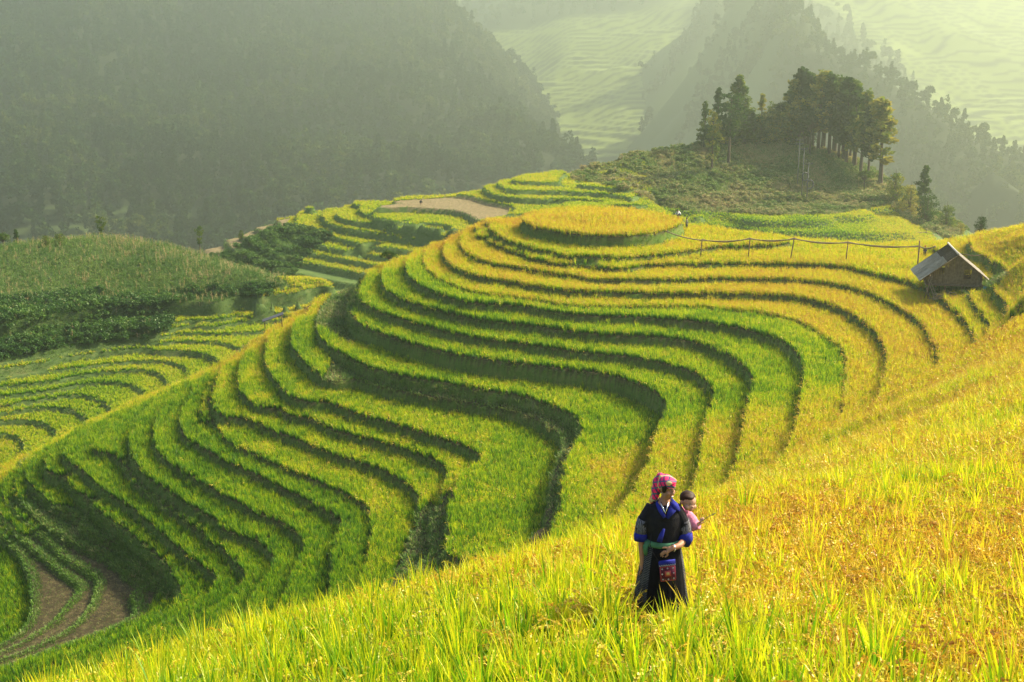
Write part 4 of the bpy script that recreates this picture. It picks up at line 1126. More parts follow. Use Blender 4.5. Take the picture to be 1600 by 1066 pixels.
# ------------------------------------------------------------------ the woman
def hand(V, E, Rr, wrist, d, palm_n, spread, wi, curls, sc=1.0, thumb_side=1):
    """five fingers rooted in a palm; d: direction wrist->fingers, palm_n: normal of the palm"""
    d = Vector(d).normalized(); n = Vector(palm_n).normalized(); s = d.cross(n).normalized() * thumb_side
    def add(p, r, parent):
        V.append(tuple(p)); Rr.append(r); E.append((parent, len(V) - 1)); return len(V) - 1
    w = Vector(wrist)
    c = add(w + d * .038 * sc, (.026 * sc, .017 * sc), wi)
    kn = add(w + d * .070 * sc, (.028 * sc, .014 * sc), c)
    for k, (off, ln) in enumerate(((.026, .066), (.009, .075), (-.009, .070), (-.026, .054))):
        p = w + d * (.080 - .006 * abs(k - 1)) * sc + s * off * sc
        a = add(p, .0085 * sc, kn); cur = d.copy(); cd = curls[k]
        for j, fr in enumerate((.45, .32, .23)):
            ang = cd * (.5 if j == 0 else .9)
            cur = (cur * math.cos(ang) - n * math.sin(ang)).normalized()
            n2 = (n * math.cos(ang) + cur * 0).normalized()
            p = p + cur * ln * fr * sc; a = add(p, (.0078 - .0012 * j) * sc, a)
    p = w + d * .030 * sc + s * .026 * sc
    a = add(p, .011 * sc, c); t = (d * .75 + s * .65 - n * .2).normalized()
    for j in range(2): p = p + t * .030 * sc; a = add(p, (.0095 - .0015 * j) * sc, a); t = (t + d * .35).normalized()

def head_blobs(c, s, R3):
    """a face: skull, jaw, cheeks, brow, nose, lips, chin and ears merged by the remesh; c centre of the head, faces -y before R3"""
    def f(bm):
        B = lambda p, r: blob_bm(bm, Vector(c) + R3 @ (Vector(p) * s), tuple(x * s for x in r), rot=R3)
        B((0, .012, .018), (.072, .088, .088)); B((0, -.020, -.035), (.058, .060, .066)); B((0, -.045, -.078), (.026, .026, .022))
        for q in (-1, 1):
            B((q * .037, -.052, -.028), (.026, .024, .024)); B((q * .031, -.066, .026), (.022, .012, .007))
            B((q * .073, .008, -.004), (.008, .018, .028)); B((q * .011, -.082, -.025), (.009, .010, .008)); B((q * .048, -.022, -.060), (.018, .030, .024))
        B((0, -.080, .002), (.0085, .014, .026)); B((0, -.092, -.020), (.012, .014, .011))
        B((0, -.073, -.048), (.026, .014, .007)); B((0, -.070, -.062), (.022, .014, .008))
    return f

WSC = 1.0
wz = main.z(WX, WY)
print('woman ground', wz)
woman = empty('person', (WX, WY, wz), 0, 'woman in black and blue dress and pink headscarf carrying a baby, standing in the rice', 'person')
woman.scale = (.93, 1, 1)
# skeleton (local: +x photo right, -y towards the camera, z up)
V = [(0, 0, .90), (.0, -.005, 1.05), (0, 0, 1.18), (0, .005, 1.28), (.008, .0, 1.355), (.012, -.012, 1.41),
     (-.150, .0, 1.225), (-.205, .0, 1.12), (-.222, -.005, .985), (-.218, -.03, .86), (-.212, -.055, .745),
     (.145, .01, 1.215), (.205, .0, 1.10), (.225, -.03, .965), (.150, -.165, .955), (.060, -.225, .955),
     (-.09, 0, .86), (-.10, 0, .48), (-.10, .01, .10), (-.10, -.10, .04),
     (.09, 0, .86), (.10, -.02, .48), (.10, .01, .10), (.11, -.10, .04)]
E = [(0, 1), (1, 2), (2, 3), (3, 4), (4, 5), (3, 6), (6, 7), (7, 8), (8, 9), (9, 10), (3, 11), (11, 12), (12, 13), (13, 14), (14, 15), (0, 16), (16, 17), (17, 18), (18, 19), (0, 20), (20, 21), (21, 22), (22, 23)]
Rr = [(.13, .10), (.115, .085), (.125, .09), (.10, .07), (.045, .045), (.045, .045), .052, .044, .038, .032, .024, .052, .044, .038, .033, .024, .085, .055, .038, .030, .085, .055, .038, .030]
hand(V, E, Rr, (-.212, -.055, .745), (-.02, -.15, -1), (.9, -.3, 0), 1, 10, (.35, .4, .45, .5), thumb_side=-1)
hand(V, E, Rr, (.060, -.225, .955), (-.75, -.05, -.62), (-.3, -.9, .3), 1, 15, (.45, .5, .5, .6), thumb_side=1)
hd = Vector((.022, -.02, 1.475)); HR = Euler((R(6), R(4), R(40)), 'XYZ').to_matrix()
body = remesh([skin_mesh(V, E, Rr, 2)], .0045, 2, extra=head_blobs(hd, 1.0, HR))
part('body', body, M_SKIN, woman)
def on_head(p): return hd + HR @ Vector(p)
for q in (-1, 1):
    bm = bmesh.new(); blob_bm(bm, on_head((q * .030, -.073, .010)), (.012, .005, .0045), rot=HR); part('eye', bm, M_EYE, woman)
    bm = bmesh.new(); blob_bm(bm, on_head((q * .031, -.0795, .031)), (.017, .004, .0032), rot=HR); part('eyebrow', bm, M_HAIR, woman)
bm = bmesh.new(); blob_bm(bm, on_head((0, -.083, -.0545)), (.024, .006, .0085), rot=HR); mo = part('mouth', bm, M_LIP, woman)
bm = bmesh.new(); blob_bm(bm, on_head((0, -.0855, -.0535)), (.019, .0055, .0048), rot=HR); part('teeth', bm, M_WHITE, mo)
bm = bmesh.new()
blob_bm(bm, on_head((0, .028, .020)), (.080, .080, .086), rot=HR); blob_bm(bm, on_head((-.066, -.018, .02)), (.016, .034, .05), rot=HR)
part('hair', bm, M_HAIR, woman)
# headscarf: checked pink cloth with a knot and tail at the back
m, nt, out = new_mat('checked_scarf')
b = N(nt, 'ShaderNodeBsdfPrincipled', Roughness=.8); tc = nt.nodes.new('ShaderNodeTexCoord')
def waves(direction, scale, lo, hi, rot):
    mp = nt.nodes.new('ShaderNodeMapping'); mp.inputs['Rotation'].default_value = rot; nt.links.new(tc.outputs['Object'], mp.inputs[0])
    w = N(nt, 'ShaderNodeTexWave', Scale=scale, Distortion=1.2, Detail=1.0); w.bands_direction = direction; nt.links.new(mp.outputs[0], w.inputs[0])
    return ramp(nt, w.outputs['Fac'], [(lo, (0, 0, 0)), (hi, (1, 1, 1))])
c1 = mixrgb(nt, waves('X', 7, .78, .84, (0, .6, .4)), (.80, .015, .13), (.05, .02, .10))
c2 = mixrgb(nt, waves('Z', 6, .80, .86, (.5, 0, .2)), c1, (.04, .09, .16))
c3 = mixrgb(nt, waves('Y', 4.2, .93, .96, (.2, .5, 0)), c2, (.55, .45, .20))
nt.links.new(c3, b.inputs['Base Color']); nt.links.new(b.outputs[0], out.inputs[0]); M_SCARF = m
def scarf(bm):
    blob_bm(bm, on_head((0, .016, .052)), (.090, .100, .072), rot=HR); blob_bm(bm, on_head((0, .045, .025)), (.088, .080, .080), rot=HR)
    blob_bm(bm, on_head((0, -.026, .078)), (.078, .058, .034), rot=HR)
    blob_bm(bm, (-.060, .045, 1.50), (.060, .060, .070)); blob_bm(bm, (-.078, .04, 1.435), (.052, .055, .065)); blob_bm(bm, (-.088, .035, 1.375), (.042, .048, .060))
    blob_bm(bm, (-.125, .03, 1.335), (.022, .03, .040)); blob_bm(bm, (-.045, .02, 1.575), (.040, .045, .035))
sc_me = remesh([], .007, 2, extra=scarf)
part('headscarf', sc_me, M_SCARF, woman)
# black tunic with wide neck; sleeves to the elbow
tun = loft([((0, 0, .88), .185, .145), ((0, -.005, .95), .165, .130), ((0, -.005, 1.02), .172, .132), ((0, 0, 1.12), .190, .130), ((0, .005, 1.20), .192, .120), ((0, .01, 1.255), .170, .100), ((.0, .012, 1.295), .135, .085), ((.005, .014, 1.33), .088, .068), ((.005, .018, 1.345), .070, .055)], 32)
def sleeve(a, b, c, r0, r1, r2):
    a, b, c = Vector(a), Vector(b), Vector(c)
    return [(a, r0), ((a + b) / 2, (r0 + r1) / 2), (b, r1), ((b + c) / 2, (r1 + r2) / 2), (c, r2)]
def sleeve_bm(bm, rows): tube_bm(bm, [r[0] for r in rows], [r[1] for r in rows], 14)
def tunic_extra(bm):
    sleeve_bm(bm, sleeve((-.110, .008, 1.270), (-.205, .0, 1.12), (-.222, -.003, 1.00), .074, .070, .062))
    sleeve_bm(bm, sleeve((.108, .012, 1.265), (.205, .0, 1.10), (.228, -.025, .985), .074, .070, .062))
tme = bpy.data.meshes.new('t'); tun.to_mesh(tme); tun.free()
tunic = part('tunic', remesh([tme], .007, 3, extra=tunic_extra), M_BLACK, woman)
# embroidered sleeve bands and blue cuffs
m, nt, out = new_mat('embroidered_band')
b = N(nt, 'ShaderNodeBsdfPrincipled', Roughness=.85); tc = nt.nodes.new('ShaderNodeTexCoord')
v1 = N(nt, 'ShaderNodeTexVoronoi', Scale=34.0); v1.distance = 'MANHATTAN'; nt.links.new(tc.outputs['Object'], v1.inputs[0])
w1 = N(nt, 'ShaderNodeTexWave', Scale=22.0, Distortion=7.0, Detail=1.0); nt.links.new(tc.outputs['Object'], w1.inputs[0])
e1 = ramp(nt, mathn(nt, 'MULTIPLY', v1.outputs['Distance'], w1.outputs['Fac']), [(.20, (.010, .010, .016)), (.27, (.13, .13, .15))])
nt.links.new(e1, b.inputs['Base Color']); nt.links.new(b.outputs[0], out.inputs[0]); M_BAND = m
for P, rr in (([(-.196, 0, 1.155), (-.210, 0, 1.10), (-.221, -.002, 1.045), (-.224, -.003, 1.010)], [.068, .069, .068, .067]), ([(.196, .002, 1.135), (.208, 0, 1.095), (.222, -.012, 1.040), (.228, -.020, 1.005)], [.068, .069, .068, .067])):
    bm = bmesh.new(); tube_bm(bm, P, rr, 18); part('sleeve_band', bm, M_BAND, woman)
bm = bmesh.new(); tube_bm(bm, [(-.223, -.003, 1.015), (-.226, -.006, .985), (-.226, -.012, .94)], [.070, .072, .068], 18); part('cuff', bm, M_BLUE, woman)
bm = bmesh.new(); tube_bm(bm, [(.228, -.018, 1.010), (.230, -.040, .975), (.205, -.085, .945)], [.070, .072, .064], 18); part('cuff', bm, M_BLUE, woman)
# blue collar: two crossing bands and a turned-back flap
def band(pts, w, th=.008, up=(0, -1, 0)):
    bm = bmesh.new(); rs = []
    for k, p in enumerate(pts):
        p = Vector(p); d = (Vector(pts[min(k + 1, len(pts) - 1)]) - Vector(pts[max(k - 1, 0)])).normalized()
        s = d.cross(Vector(up)).normalized(); n = s.cross(d).normalized(); ww = w[k] if isinstance(w, (list, tuple)) else w
        rs.append([bm.verts.new(p + s * ww * i + n * th * j) for i, j in ((-1, -1), (1, -1), (1, 1), (-1, 1))])
    for a, c in zip(rs[:-1], rs[1:]):
        for i in range(4): bm.faces.new((a[i], a[(i + 1) % 4], c[(i + 1) % 4], c[i]))
    bm.faces.new(rs[0][::-1]); bm.faces.new(rs[-1])
    bmesh.ops.recalc_face_normals(bm, faces=bm.faces)
    return bm
part('collar', band([(-.060, .035, 1.335), (-.070, -.035, 1.318), (-.045, -.092, 1.275), (-.005, -.125, 1.220)], [.016, .018, .020, .016]), M_BLUE, woman)
part('collar', band([(.065, .035, 1.340), (.085, -.025, 1.325), (.075, -.085, 1.285), (.020, -.128, 1.215)], [.022, .034, .038, .014]), M_BLUE, woman)
part('collar_flap', band([(.075, -.02, 1.335), (.115, -.06, 1.300), (.150, -.065, 1.262)], [.028, .034, .010], up=(0.2, -.7, .7)), M_BLUE, woman)
part('chest_panel', band([(-.010, -.146, 1.115), (-.035, -.148, 1.05), (-.055, -.150, .985)], [.010, .022, .026]), M_BLUE, woman)
part('sash', loft([((0, -.005, .915), .190, .152), ((0, -.005, .935), .186, .150), ((0, -.005, .965), .181, .146)], 32), M_GREEN, woman)
part('sash_tail', band([(-.165, -.075, .955), (-.185, -.085, .90), (-.180, -.08, .82)], [.022, .028, .018], up=(-.6, -.7, 0)), M_GREEN, woman)
# pleated batik skirt with a black apron in front
m, nt, out = new_mat('batik_pleats')
b = N(nt, 'ShaderNodeBsdfPrincipled', Roughness=.9); tc = nt.nodes.new('ShaderNodeTexCoord')
w1 = N(nt, 'ShaderNodeTexWave', Scale=19.0, Distortion=1.6, Detail=1.0, Detail__Scale=3.0); w1.bands_direction = 'Z'; nt.links.new(tc.outputs['Object'], w1.inputs[0])
nz = noise_tex(nt, 9, 2)
e1 = ramp(nt, mathn(nt, 'MULTIPLY', w1.outputs['Fac'], mathn(nt, 'ADD', nz, .45)), [(.72, (.010, .010, .014)), (.82, (.11, .11, .12))])
nt.links.new(e1, b.inputs['Base Color']); nt.links.new(b.outputs[0], out.inputs[0]); M_BATIK = m
rings = [((0, 0, .93), .168, .135), ((0, 0, .86), .19, .165), ((0, .0, .74), .215, .195), ((0, .0, .58), .240, .215), ((0, 0, .42), .262, .235), ((.005, 0, .30), .275, .245)]
part('skirt', loft(rings, 120, fold=lambda a, k: 1 + .035 * k * math.sin(a * 24) + .02 * k * math.sin(a * 7 + 1)), M_BATIK, woman)
bm = bmesh.new(); rs = []
for k, (c, rx, ry) in enumerate([((0, 0, .935), .176, .146), ((0, 0, .86), .198, .176), ((0, 0, .74), .224, .206), ((.0, 0, .58), .250, .228), ((0, 0, .42), .274, .250), ((.008, 0, .27), .288, .262)]):
    row = []
    for i in range(29):
        a = R(-128 + i * (98 / 28)); f = 1 + .022 * (k / 5) * math.sin(i * 1.35 + k * .5) + .012 * math.sin(i * .6)
        row.append(bm.verts.new((c[0] + math.cos(a) * rx * f, math.sin(a) * ry * f, c[2])))
    rs.append(row)
for a, c in zip(rs[:-1], rs[1:]):
    for i in range(28): bm.faces.new((a[i], a[i + 1], c[i + 1], c[i]))
bmesh.ops.solidify(bm, geom=bm.faces[:], thickness=.006); part('apron', bm, M_BLACK, woman)
# silver bangle, necklace
def ring_bm(c, d, r, t):
    bm = bmesh.new(); q = Vector(d).to_track_quat('Z', 'Y')
    tube_bm(bm, [Vector(c) + q @ Vector((math.cos(6.2832 * k / 20) * r, math.sin(6.2832 * k / 20) * r, 0)) for k in range(21)], t, 8); return bm
part('bangle', ring_bm((.078, -.215, .955), (-.85, -.5, 0), .033, .006), M_SILVER, woman)
part('necklace', band([(-.040, -.045, 1.345), (-.025, -.085, 1.305), (.002, -.118, 1.262), (.022, -.090, 1.305), (.035, -.05, 1.345)], .007, .004), M_SILVER, woman)
# earring
bm = bmesh.new(); blob_bm(bm, on_head((-.076, -.004, -.045)), (.007, .004, .014)); part('earring', bm, M_SILVER, woman)

# the embroidered pouch in her hand: a thing of its own
bag = empty('shoulder_bag', (WX, WY, wz), 0, 'small embroidered pouch with blue top edge held in front of the black apron', 'bag')
bag.scale = (.93, 1, 1)
BM = Matrix.Translation((.012, -.262, .845)) @ Euler((R(6), R(-7), R(0))).to_matrix().to_4x4()
bm = bmesh.new(); box_bm(bm, (-.082, -.010, -.215), (.082, .010, 0), BM); bmesh.ops.bevel(bm, geom=bm.edges[:], offset=.006, segments=2, affect='EDGES')
M_POUCH = flat_mat('pouch_cloth', (.10,.018,.055), var=.4, scale=60); pouch = part('pouch', bm, M_POUCH, bag)
bm = bmesh.new(); box_bm(bm, (-.084, -.014, -.048), (.084, .012, .002), BM); part('top_edge', bm, M_BLUE, bag)
bm = bmesh.new()
def sq(x, z, s, y=-.0135, w=None): box_bm(bm, (x - s, y - .0015, z - (w or s)), (x + s, y, z + (w or s)), BM)
for x, z in [(-.055, -.075), (0, -.072), (.055, -.075), (-.058, -.130), (.058, -.130), (-.055, -.188), (0, -.192), (.055, -.188)]:
    sq(x, z, .009, w=.003); sq(x, z, .003, y=-.0152, w=.009)
for k in range(-7, 8): sq(k * .0112, -.040 + (k % 2) * .004, .003, y=-.0175, w=.006)
part('embroidery', bm, flat_mat('light_stitch', (.42,.44,.55), var=.15), pouch)
bm = bmesh.new()
for r_, yy in ((.030, -.0142),): sq(0, -.130, r_, y=yy)
for a0 in (-1, 1): sq(a0 * .072, -.13, .003, w=.078); sq(0, -.13 + a0 * .075, .072, w=.003)
part('red_squares', bm, flat_mat('red_stitch', (.42,.07,.08), var=.2), pouch)
bm = bmesh.new(); sq(0, -.130, .015, y=-.0165); part('pale_centre', bm, flat_mat('ochre_stitch', (.50,.36,.18), var=.2), pouch)
bm = bmesh.new(); tube_bm(bm, [BM @ Vector((-.078, 0, 0)), (-.12, -.22, .90), (-.15, -.17, .97), (-.13, -.10, 1.05)], .004, 6); part('strap', bm, M_BLACK, bag)

# the baby on her back: head and one arm over her shoulder
baby = empty('person', (WX, WY, wz), 0, 'baby in a pink knitted jumper peeping over the back of the woman in the rice', 'person')
bh = Vector((.240, .085, 1.290)); BR = Euler((R(6), R(6), R(28)), 'XYZ').to_matrix()
Vb = [(.200, .13, .98), (.205, .13, 1.08), (.212, .12, 1.16), (.214, .115, 1.20), (.255, .09, 1.125), (.305, .05, 1.065), (.345, .02, 1.095)]
Eb = [(0, 1), (1, 2), (2, 3), (2, 4), (4, 5), (5, 6)]
Rb = [(.085, .075), (.085, .07), (.06, .055), .032, .038, .030, .020]
hand(Vb, Eb, Rb, (.345, .02, 1.095), (.35, -.25, .85), (-.2, -.9, -.2), 1, 6, (.7, .8, .8, .8), sc=.55, thumb_side=1)
def baby_face(bm):
    B = lambda p, r: blob_bm(bm, bh + BR @ (Vector(p) * 1.12), tuple(q * 1.12 for q in r), rot=BR)
    B((0, .008, .015), (.066, .072, .066)); B((0, -.018, -.022), (.056, .052, .045))
    for q in (-1, 1): B((q * .034, -.042, -.026), (.024, .022, .022)); B((q * .066, .010, -.005), (.007, .014, .018))
    B((0, -.070, -.014), (.009, .010, .009)); B((0, -.060, -.036), (.014, .012, .006)); B((0, -.048, -.052), (.018, .018, .012))
part('body', remesh([skin_mesh(Vb, Eb, Rb, 2)], .004, 2, extra=baby_face), M_SKIN_B, baby)
for q in (-1, 1):
    bm = bmesh.new(); blob_bm(bm, bh + BR @ Vector((q * .029, -.069, .004)), (.009, .004, .0035), rot=BR); part('eye', bm, M_EYE, baby)
    bm = bmesh.new(); blob_bm(bm, bh + BR @ Vector((q * .029, -.070, .022)), (.012, .003, .002), rot=BR); part('eyebrow', bm, M_HAIR_B, baby)
bm = bmesh.new(); blob_bm(bm, bh + BR @ Vector((0, -.079, -.041)), (.011, .003, .0035), rot=BR); part('mouth', bm, M_LIP, baby)
bm = bmesh.new(); blob_bm(bm, bh + BR @ Vector((0, .020, .034)), (.078, .079, .069), rot=BR); blob_bm(bm, bh + BR @ Vector((-.02, -.02, .066)), (.050, .050, .025), rot=BR); part('hair', bm, M_HAIR_B, baby)
def jumper(bm):
    tube_bm(bm, [(.200, .13, .96), (.204, .13, 1.08), (.210, .12, 1.17), (.212, .115, 1.205)], [.100, .098, .078, .050], 16)
    tube_bm(bm, [(.225, .115, 1.15), (.275, .085, 1.10), (.310, .05, 1.06), (.340, .03, 1.08)], [.060, .062, .060, .042], 14)
part('jumper', remesh([], .006, 3, extra=jumper), M_PINK, baby)
stalk = empty('grass_stalk', (WX, WY, wz), 0, 'thin dry grass stalk held in the hand of the baby', 'stalk')
bm = bmesh.new(); tube_bm(bm, [(.345, .0, 1.11), (.40, -.02, 1.17), (.475, -.03, 1.225)], [.003, .003, .002], 5); part('stem', bm, M_BAMBOO, stalk)
bm = bmesh.new(); blob_bm(bm, (.470, -.028, 1.215), (.022, .004, .006), rot=Euler((0, -.7, 0)).to_matrix(), seg=8); part('seed_head', bm, flat_mat('seed', (.30, .34, .10)), stalk)

# ------------------------------------------------------------------ people far away
def far_person(u, v_foot, T, y, label, pose, top, bottom, hat, yaw=0, h=1.6, loc=None):
    p = Vector(at_y(u, v_foot, y)) if loc is None else loc
    p.z = T.z(p.x, p.y) if loc is None else loc.z
    o = empty('person', p, yaw, label, 'person'); o.scale = (h / 1.6,) * 3
    if pose == 'stand':
        V = [(0, 0, .85), (0, 0, 1.05), (0, .01, 1.28), (0, 0, 1.40), (0, -.01, 1.50), (-.17, 0, 1.27), (-.22, -.02, 1.02), (-.18, -.16, .95), (.17, 0, 1.27), (.22, -.02, 1.02), (.14, -.18, 1.0), (-.09, 0, .82), (-.11, -.03, .45), (-.11, .02, .07), (-.11, -.1, .03), (.09, 0, .82), (.10, 0, .45), (.10, .05, .07), (.10, -.07, .03)]
        E = [(0, 1), (1, 2), (2, 3), (3, 4), (2, 5), (5, 6), (6, 7), (2, 8), (8, 9), (9, 10), (0, 11), (11, 12), (12, 13), (13, 14), (0, 15), (15, 16), (16, 17), (17, 18)]
        Rr = [(.13, .10), (.12, .09), (.12, .08), .05, .085, .05, .04, .035, .05, .04, .035, .085, .055, .04, .035, .085, .055, .04, .035]
        head = (0, -.01, 1.50); torso = [((0, 0, .80), .17, .13), ((0, 0, 1.0), .15, .12), ((0, .005, 1.2), .18, .12), ((0, .01, 1.32), .13, .09), ((0, 0, 1.38), .07, .06)]
        legs = [[(-.09, 0, .88), (-.11, -.03, .45), (-.11, .02, .10)], [(.09, 0, .88), (.10, 0, .45), (.10, .05, .10)]]
        arms = [[(-.14, .005, 1.29), (-.22, -.02, 1.02), (-.19, -.13, .96)], [(.14, .005, 1.29), (.22, -.02, 1.02), (.15, -.15, 1.0)]]
    else:                          # bending or squatting
        V = [(0, .10, .42), (0, .02, .60), (0, -.14, .76), (0, -.20, .84), (0, -.26, .92), (-.17, -.14, .74), (-.22, -.26, .54), (-.14, -.42, .42), (.17, -.14, .74), (.22, -.26, .54), (.14, -.42, .42), (-.10, .10, .38), (-.14, -.22, .46), (-.13, -.02, .07), (-.13, -.14, .03), (.10, .10, .38), (.14, -.22, .46), (.13, -.02, .07), (.13, -.14, .03)]
        E = [(0, 1), (1, 2), (2, 3), (3, 4), (2, 5), (5, 6), (6, 7), (2, 8), (8, 9), (9, 10), (0, 11), (11, 12), (12, 13), (13, 14), (0, 15), (15, 16), (16, 17), (17, 18)]
        Rr = [(.14, .12), (.13, .10), (.12, .09), .05, .085, .05, .04, .035, .05, .04, .035, .085, .06, .04, .035, .085, .06, .04, .035]
        head = (0, -.26, .92); Q = Euler((R(38), 0, 0)).to_matrix()
        torso = [((0, .10, .40), .17, .15, Q), ((0, .04, .56), .16, .13, Q), ((0, -.08, .70), .18, .12, Q), ((0, -.15, .78), .13, .09, Q)]
        legs = [[(-.10, .10, .42), (-.14, -.22, .46), (-.13, -.02, .10)], [(.10, .10, .42), (.14, -.22, .46), (.13, -.02, .10)]]
        arms = [[(-.14, -.12, .76), (-.22, -.26, .54), (-.15, -.39, .44)], [(.14, -.12, .76), (.22, -.26, .54), (.15, -.39, .44)]]
    part('body', skin_mesh(V, E, Rr, 1), M_SKIN, o)
    tb = loft(torso, 16); tm = bpy.data.meshes.new('t'); tb.to_mesh(tm); tb.free()
    def ex_(bm):
        for a in arms: tube_bm(bm, a, [.065, .06, .05], 10)
    part('shirt', remesh([tm], .02, 2, extra=ex_), top, o)
    def ex2(bm):
        for a in legs: tube_bm(bm, a, [.11, .085, .065], 10)
    part('trousers', remesh([], .02, 2, extra=ex2), bottom, o)
    bm = bmesh.new(); blob_bm(bm, (head[0], head[1] + .015, head[2] + .03), (.095, .10, .09), seg=12); part('headwear' if hat is not M_HAIR else 'hair', bm, hat, o)
    return o
M_SHIRT_G = flat_mat('grey_green_shirt', (.12,.13,.09)); M_TROU = flat_mat('dark_trousers', (.02,.022,.03)); M_SHIRT_W = flat_mat('white_shirt', (.55,.56,.60)); M_NAVY = flat_mat('navy_cloth', (.020,.028,.07)); M_RED = flat_mat('red_scarf', (.45,.05,.06)); M_PALE = flat_mat('pale_cap', (.5,.40,.36))
far_person(1073, 345, main, 152, 'person in grey green shirt standing upright on the rim beside the round paddy', 'stand', M_SHIRT_G, M_TROU, M_HAIR, yaw=.9, h=1.75)
pc = Vector(at_y(1061, 337, 151)); pc.z = max(main.z(pc.x, pc.y) + .45, at_y(1061, 341, 151)[2])
far_person(1061, 337, main, 151, 'person in white shirt crouching next to the standing one at the round paddy', 'crouch', M_SHIRT_W, M_NAVY, M_HAIR, yaw=-1.2, h=1.7, loc=pc)
far_person(1446, 383, main, 139, 'person with red scarf in dark blue clothes standing behind the hut', 'stand', M_NAVY, M_BLACK, M_RED, yaw=.5, h=1.6)
far_person(1443.5, 404, main, 129, 'person in black with pale cap standing low against the hut roof', 'stand', M_BLACK, M_BLACK, M_PALE, yaw=-.4, h=1.6)
pf = hits(mid, 657, 320, 200, 330)
far_person(657, 318, mid, pf.y, 'dark clothed person crouching on the harvested brown field', 'crouch', M_TROU, M_TROU, M_HAIR, yaw=1.8, h=1.9, loc=pf)

# ------------------------------------------------------------------ the stilt hut
hp = hits(main, 1492, 462, 80, 170)
hx0, hy0 = at_y(1492, 440, 121.5)[:2]
gz = main.z(hx0, hy0)
fl = at_y(1492, 444.5, 121.5)[2]                    # floor height
hut = empty('hut', (hx0, hy0, fl), R(-8.4), 'small wooden stilt hut with a grey corrugated metal gable roof on the golden slope', 'hut')
gh = fl - gz + .8                               # how far the stilts reach down
W2, L2, EV, RG = 2.45, 4.6, .85, 3.05           # half width of the walls, depth, eave and ridge heights
M_SHEET = flat_mat('corrugated_metal', (.50,.55,.60), rough=.45, metallic=.0, var=.2, scale=3, spec=.4)
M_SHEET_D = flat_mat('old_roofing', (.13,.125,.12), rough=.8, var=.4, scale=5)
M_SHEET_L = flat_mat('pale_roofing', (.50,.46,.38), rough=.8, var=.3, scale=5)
M_PLANK = flat_mat('grey_planks', (.15,.115,.07), var=.45, scale=4, bump=.5)
OV = 3.35                                       # half width of the roof
ze = RG - (RG - EV) * OV / W2 * .88
def roof_sheet(sgn, y0, y1, t0, t1, lift, amp=.035, pitch=.20):
    bm = bmesh.new(); ny = int((y1 - y0) / pitch * 4)
    rows = []
    for t in (t0, t1):
        x = sgn * OV * t; z = RG + (ze - RG) * t + lift
        rows.append([bm.verts.new((x, y0 + (y1 - y0) * k / ny, z + amp * math.sin(6.2832 * k / 4))) for k in range(ny + 1)])
    for k in range(ny): bm.faces.new((rows[0][k], rows[0][k + 1], rows[1][k + 1], rows[1][k]))
    bmesh.ops.solidify(bm, geom=bm.faces[:], thickness=.02)
    return bm
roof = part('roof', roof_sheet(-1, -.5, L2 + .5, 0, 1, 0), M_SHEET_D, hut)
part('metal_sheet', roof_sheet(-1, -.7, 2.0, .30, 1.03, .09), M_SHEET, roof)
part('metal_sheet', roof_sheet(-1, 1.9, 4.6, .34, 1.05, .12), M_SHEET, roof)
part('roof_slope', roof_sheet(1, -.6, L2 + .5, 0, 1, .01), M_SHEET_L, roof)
bm = bmesh.new(); tube_bm(bm, [(0, -.65, RG + .06), (0, L2 + .55, RG + .06)], .09, 8); part('ridge_cap', bm, M_SHEET_L, roof)
def planks(x0, x1, zlo, ztop, y, holes=(), w=.18):
    bm = bmesh.new(); x = x0
    while x < x1 - .02:
        xe = min(x1, x + w * random.uniform(.8, 1.2)); xm = (x + xe) / 2
        segs = [(zlo + random.uniform(-.06, .03), ztop(xm))]
        for hx1, hx2, hz1, hz2 in holes:
            if hx1 < xm < hx2: segs = [(segs[0][0], hz1), (hz2, segs[0][1])]
        for a, b in segs:
            if b - a > .05: box_bm(bm, (x + .008, y - .012 + random.uniform(-.008, .008), a), (xe - .008, y + .012, b))
        x = xe
    return bm
gable = lambda x: RG - .12 - (RG - ze) * abs(x) / OV
part('gable_wall', planks(-W2 + .15, W2 - .1, 0, gable, 0, holes=[(-1.5, -1.05, 1.0, 1.75), (.75, 1.45, .55, 1.5)]), M_PLANK, hut, smooth=False)
part('rear_wall', planks(-W2 + .15, W2 - .1, 0, gable, L2, holes=[(-.9, .3, .7, 1.6)]), M_PLANK, hut, smooth=False)
for sgn in (-1, 1):
    bm = bmesh.new(); y = 0.05
    while y < L2 - .05:
        box_bm(bm, (sgn * W2 - .012, y, 0), (sgn * W2 + .012, min(L2 - .05, y + .19), gable(W2) - .05)); y += .2
    part('side_wall', bm, M_PLANK, hut, smooth=False)
fr = bmesh.new()
for lo, hi in (((.70, -.05, .50), (1.50, .03, .56)), ((.70, -.05, 1.49), (1.50, .03, 1.55)), ((.70, -.05, .56), (.76, .03, 1.49)), ((1.44, -.05, .56), (1.50, .03, 1.49))): box_bm(fr, lo, hi)
part('window_frame', fr, M_WOOD, hut, smooth=False)
bm = bmesh.new(); box_bm(bm, (-W2 - .2, -.3, -.12), (W2 + .2, L2 + .1, -.01)); part('floor_deck', bm, M_PLANK, hut, smooth=False)
for x in (-W2, -.9, .7, W2):
    for y in (0, L2):
        bm = bmesh.new(); tube_bm(bm, [(x + rnd(-.1, .1), y - .06, -gh), (x, y - .06, gable(x) if abs(x) > 2 else -.1)], .075, 7); part('post', bm, M_WOOD, hut)
for a, b_ in (((-2.9, -.5, -1.6), (-2.2, -.2, .75)), ((-2.2, -.6, -1.7), (-2.9, -.1, .3)), ((-1.6, -.7, -2.0), (-2.6, -.3, .5)), ((-1.2, -.7, -2.1), (-2.3, -.4, .2))):
    bm = bmesh.new(); tube_bm(bm, [a, b_], .045, 6); part('brace', bm, M_BAMBOO, hut)
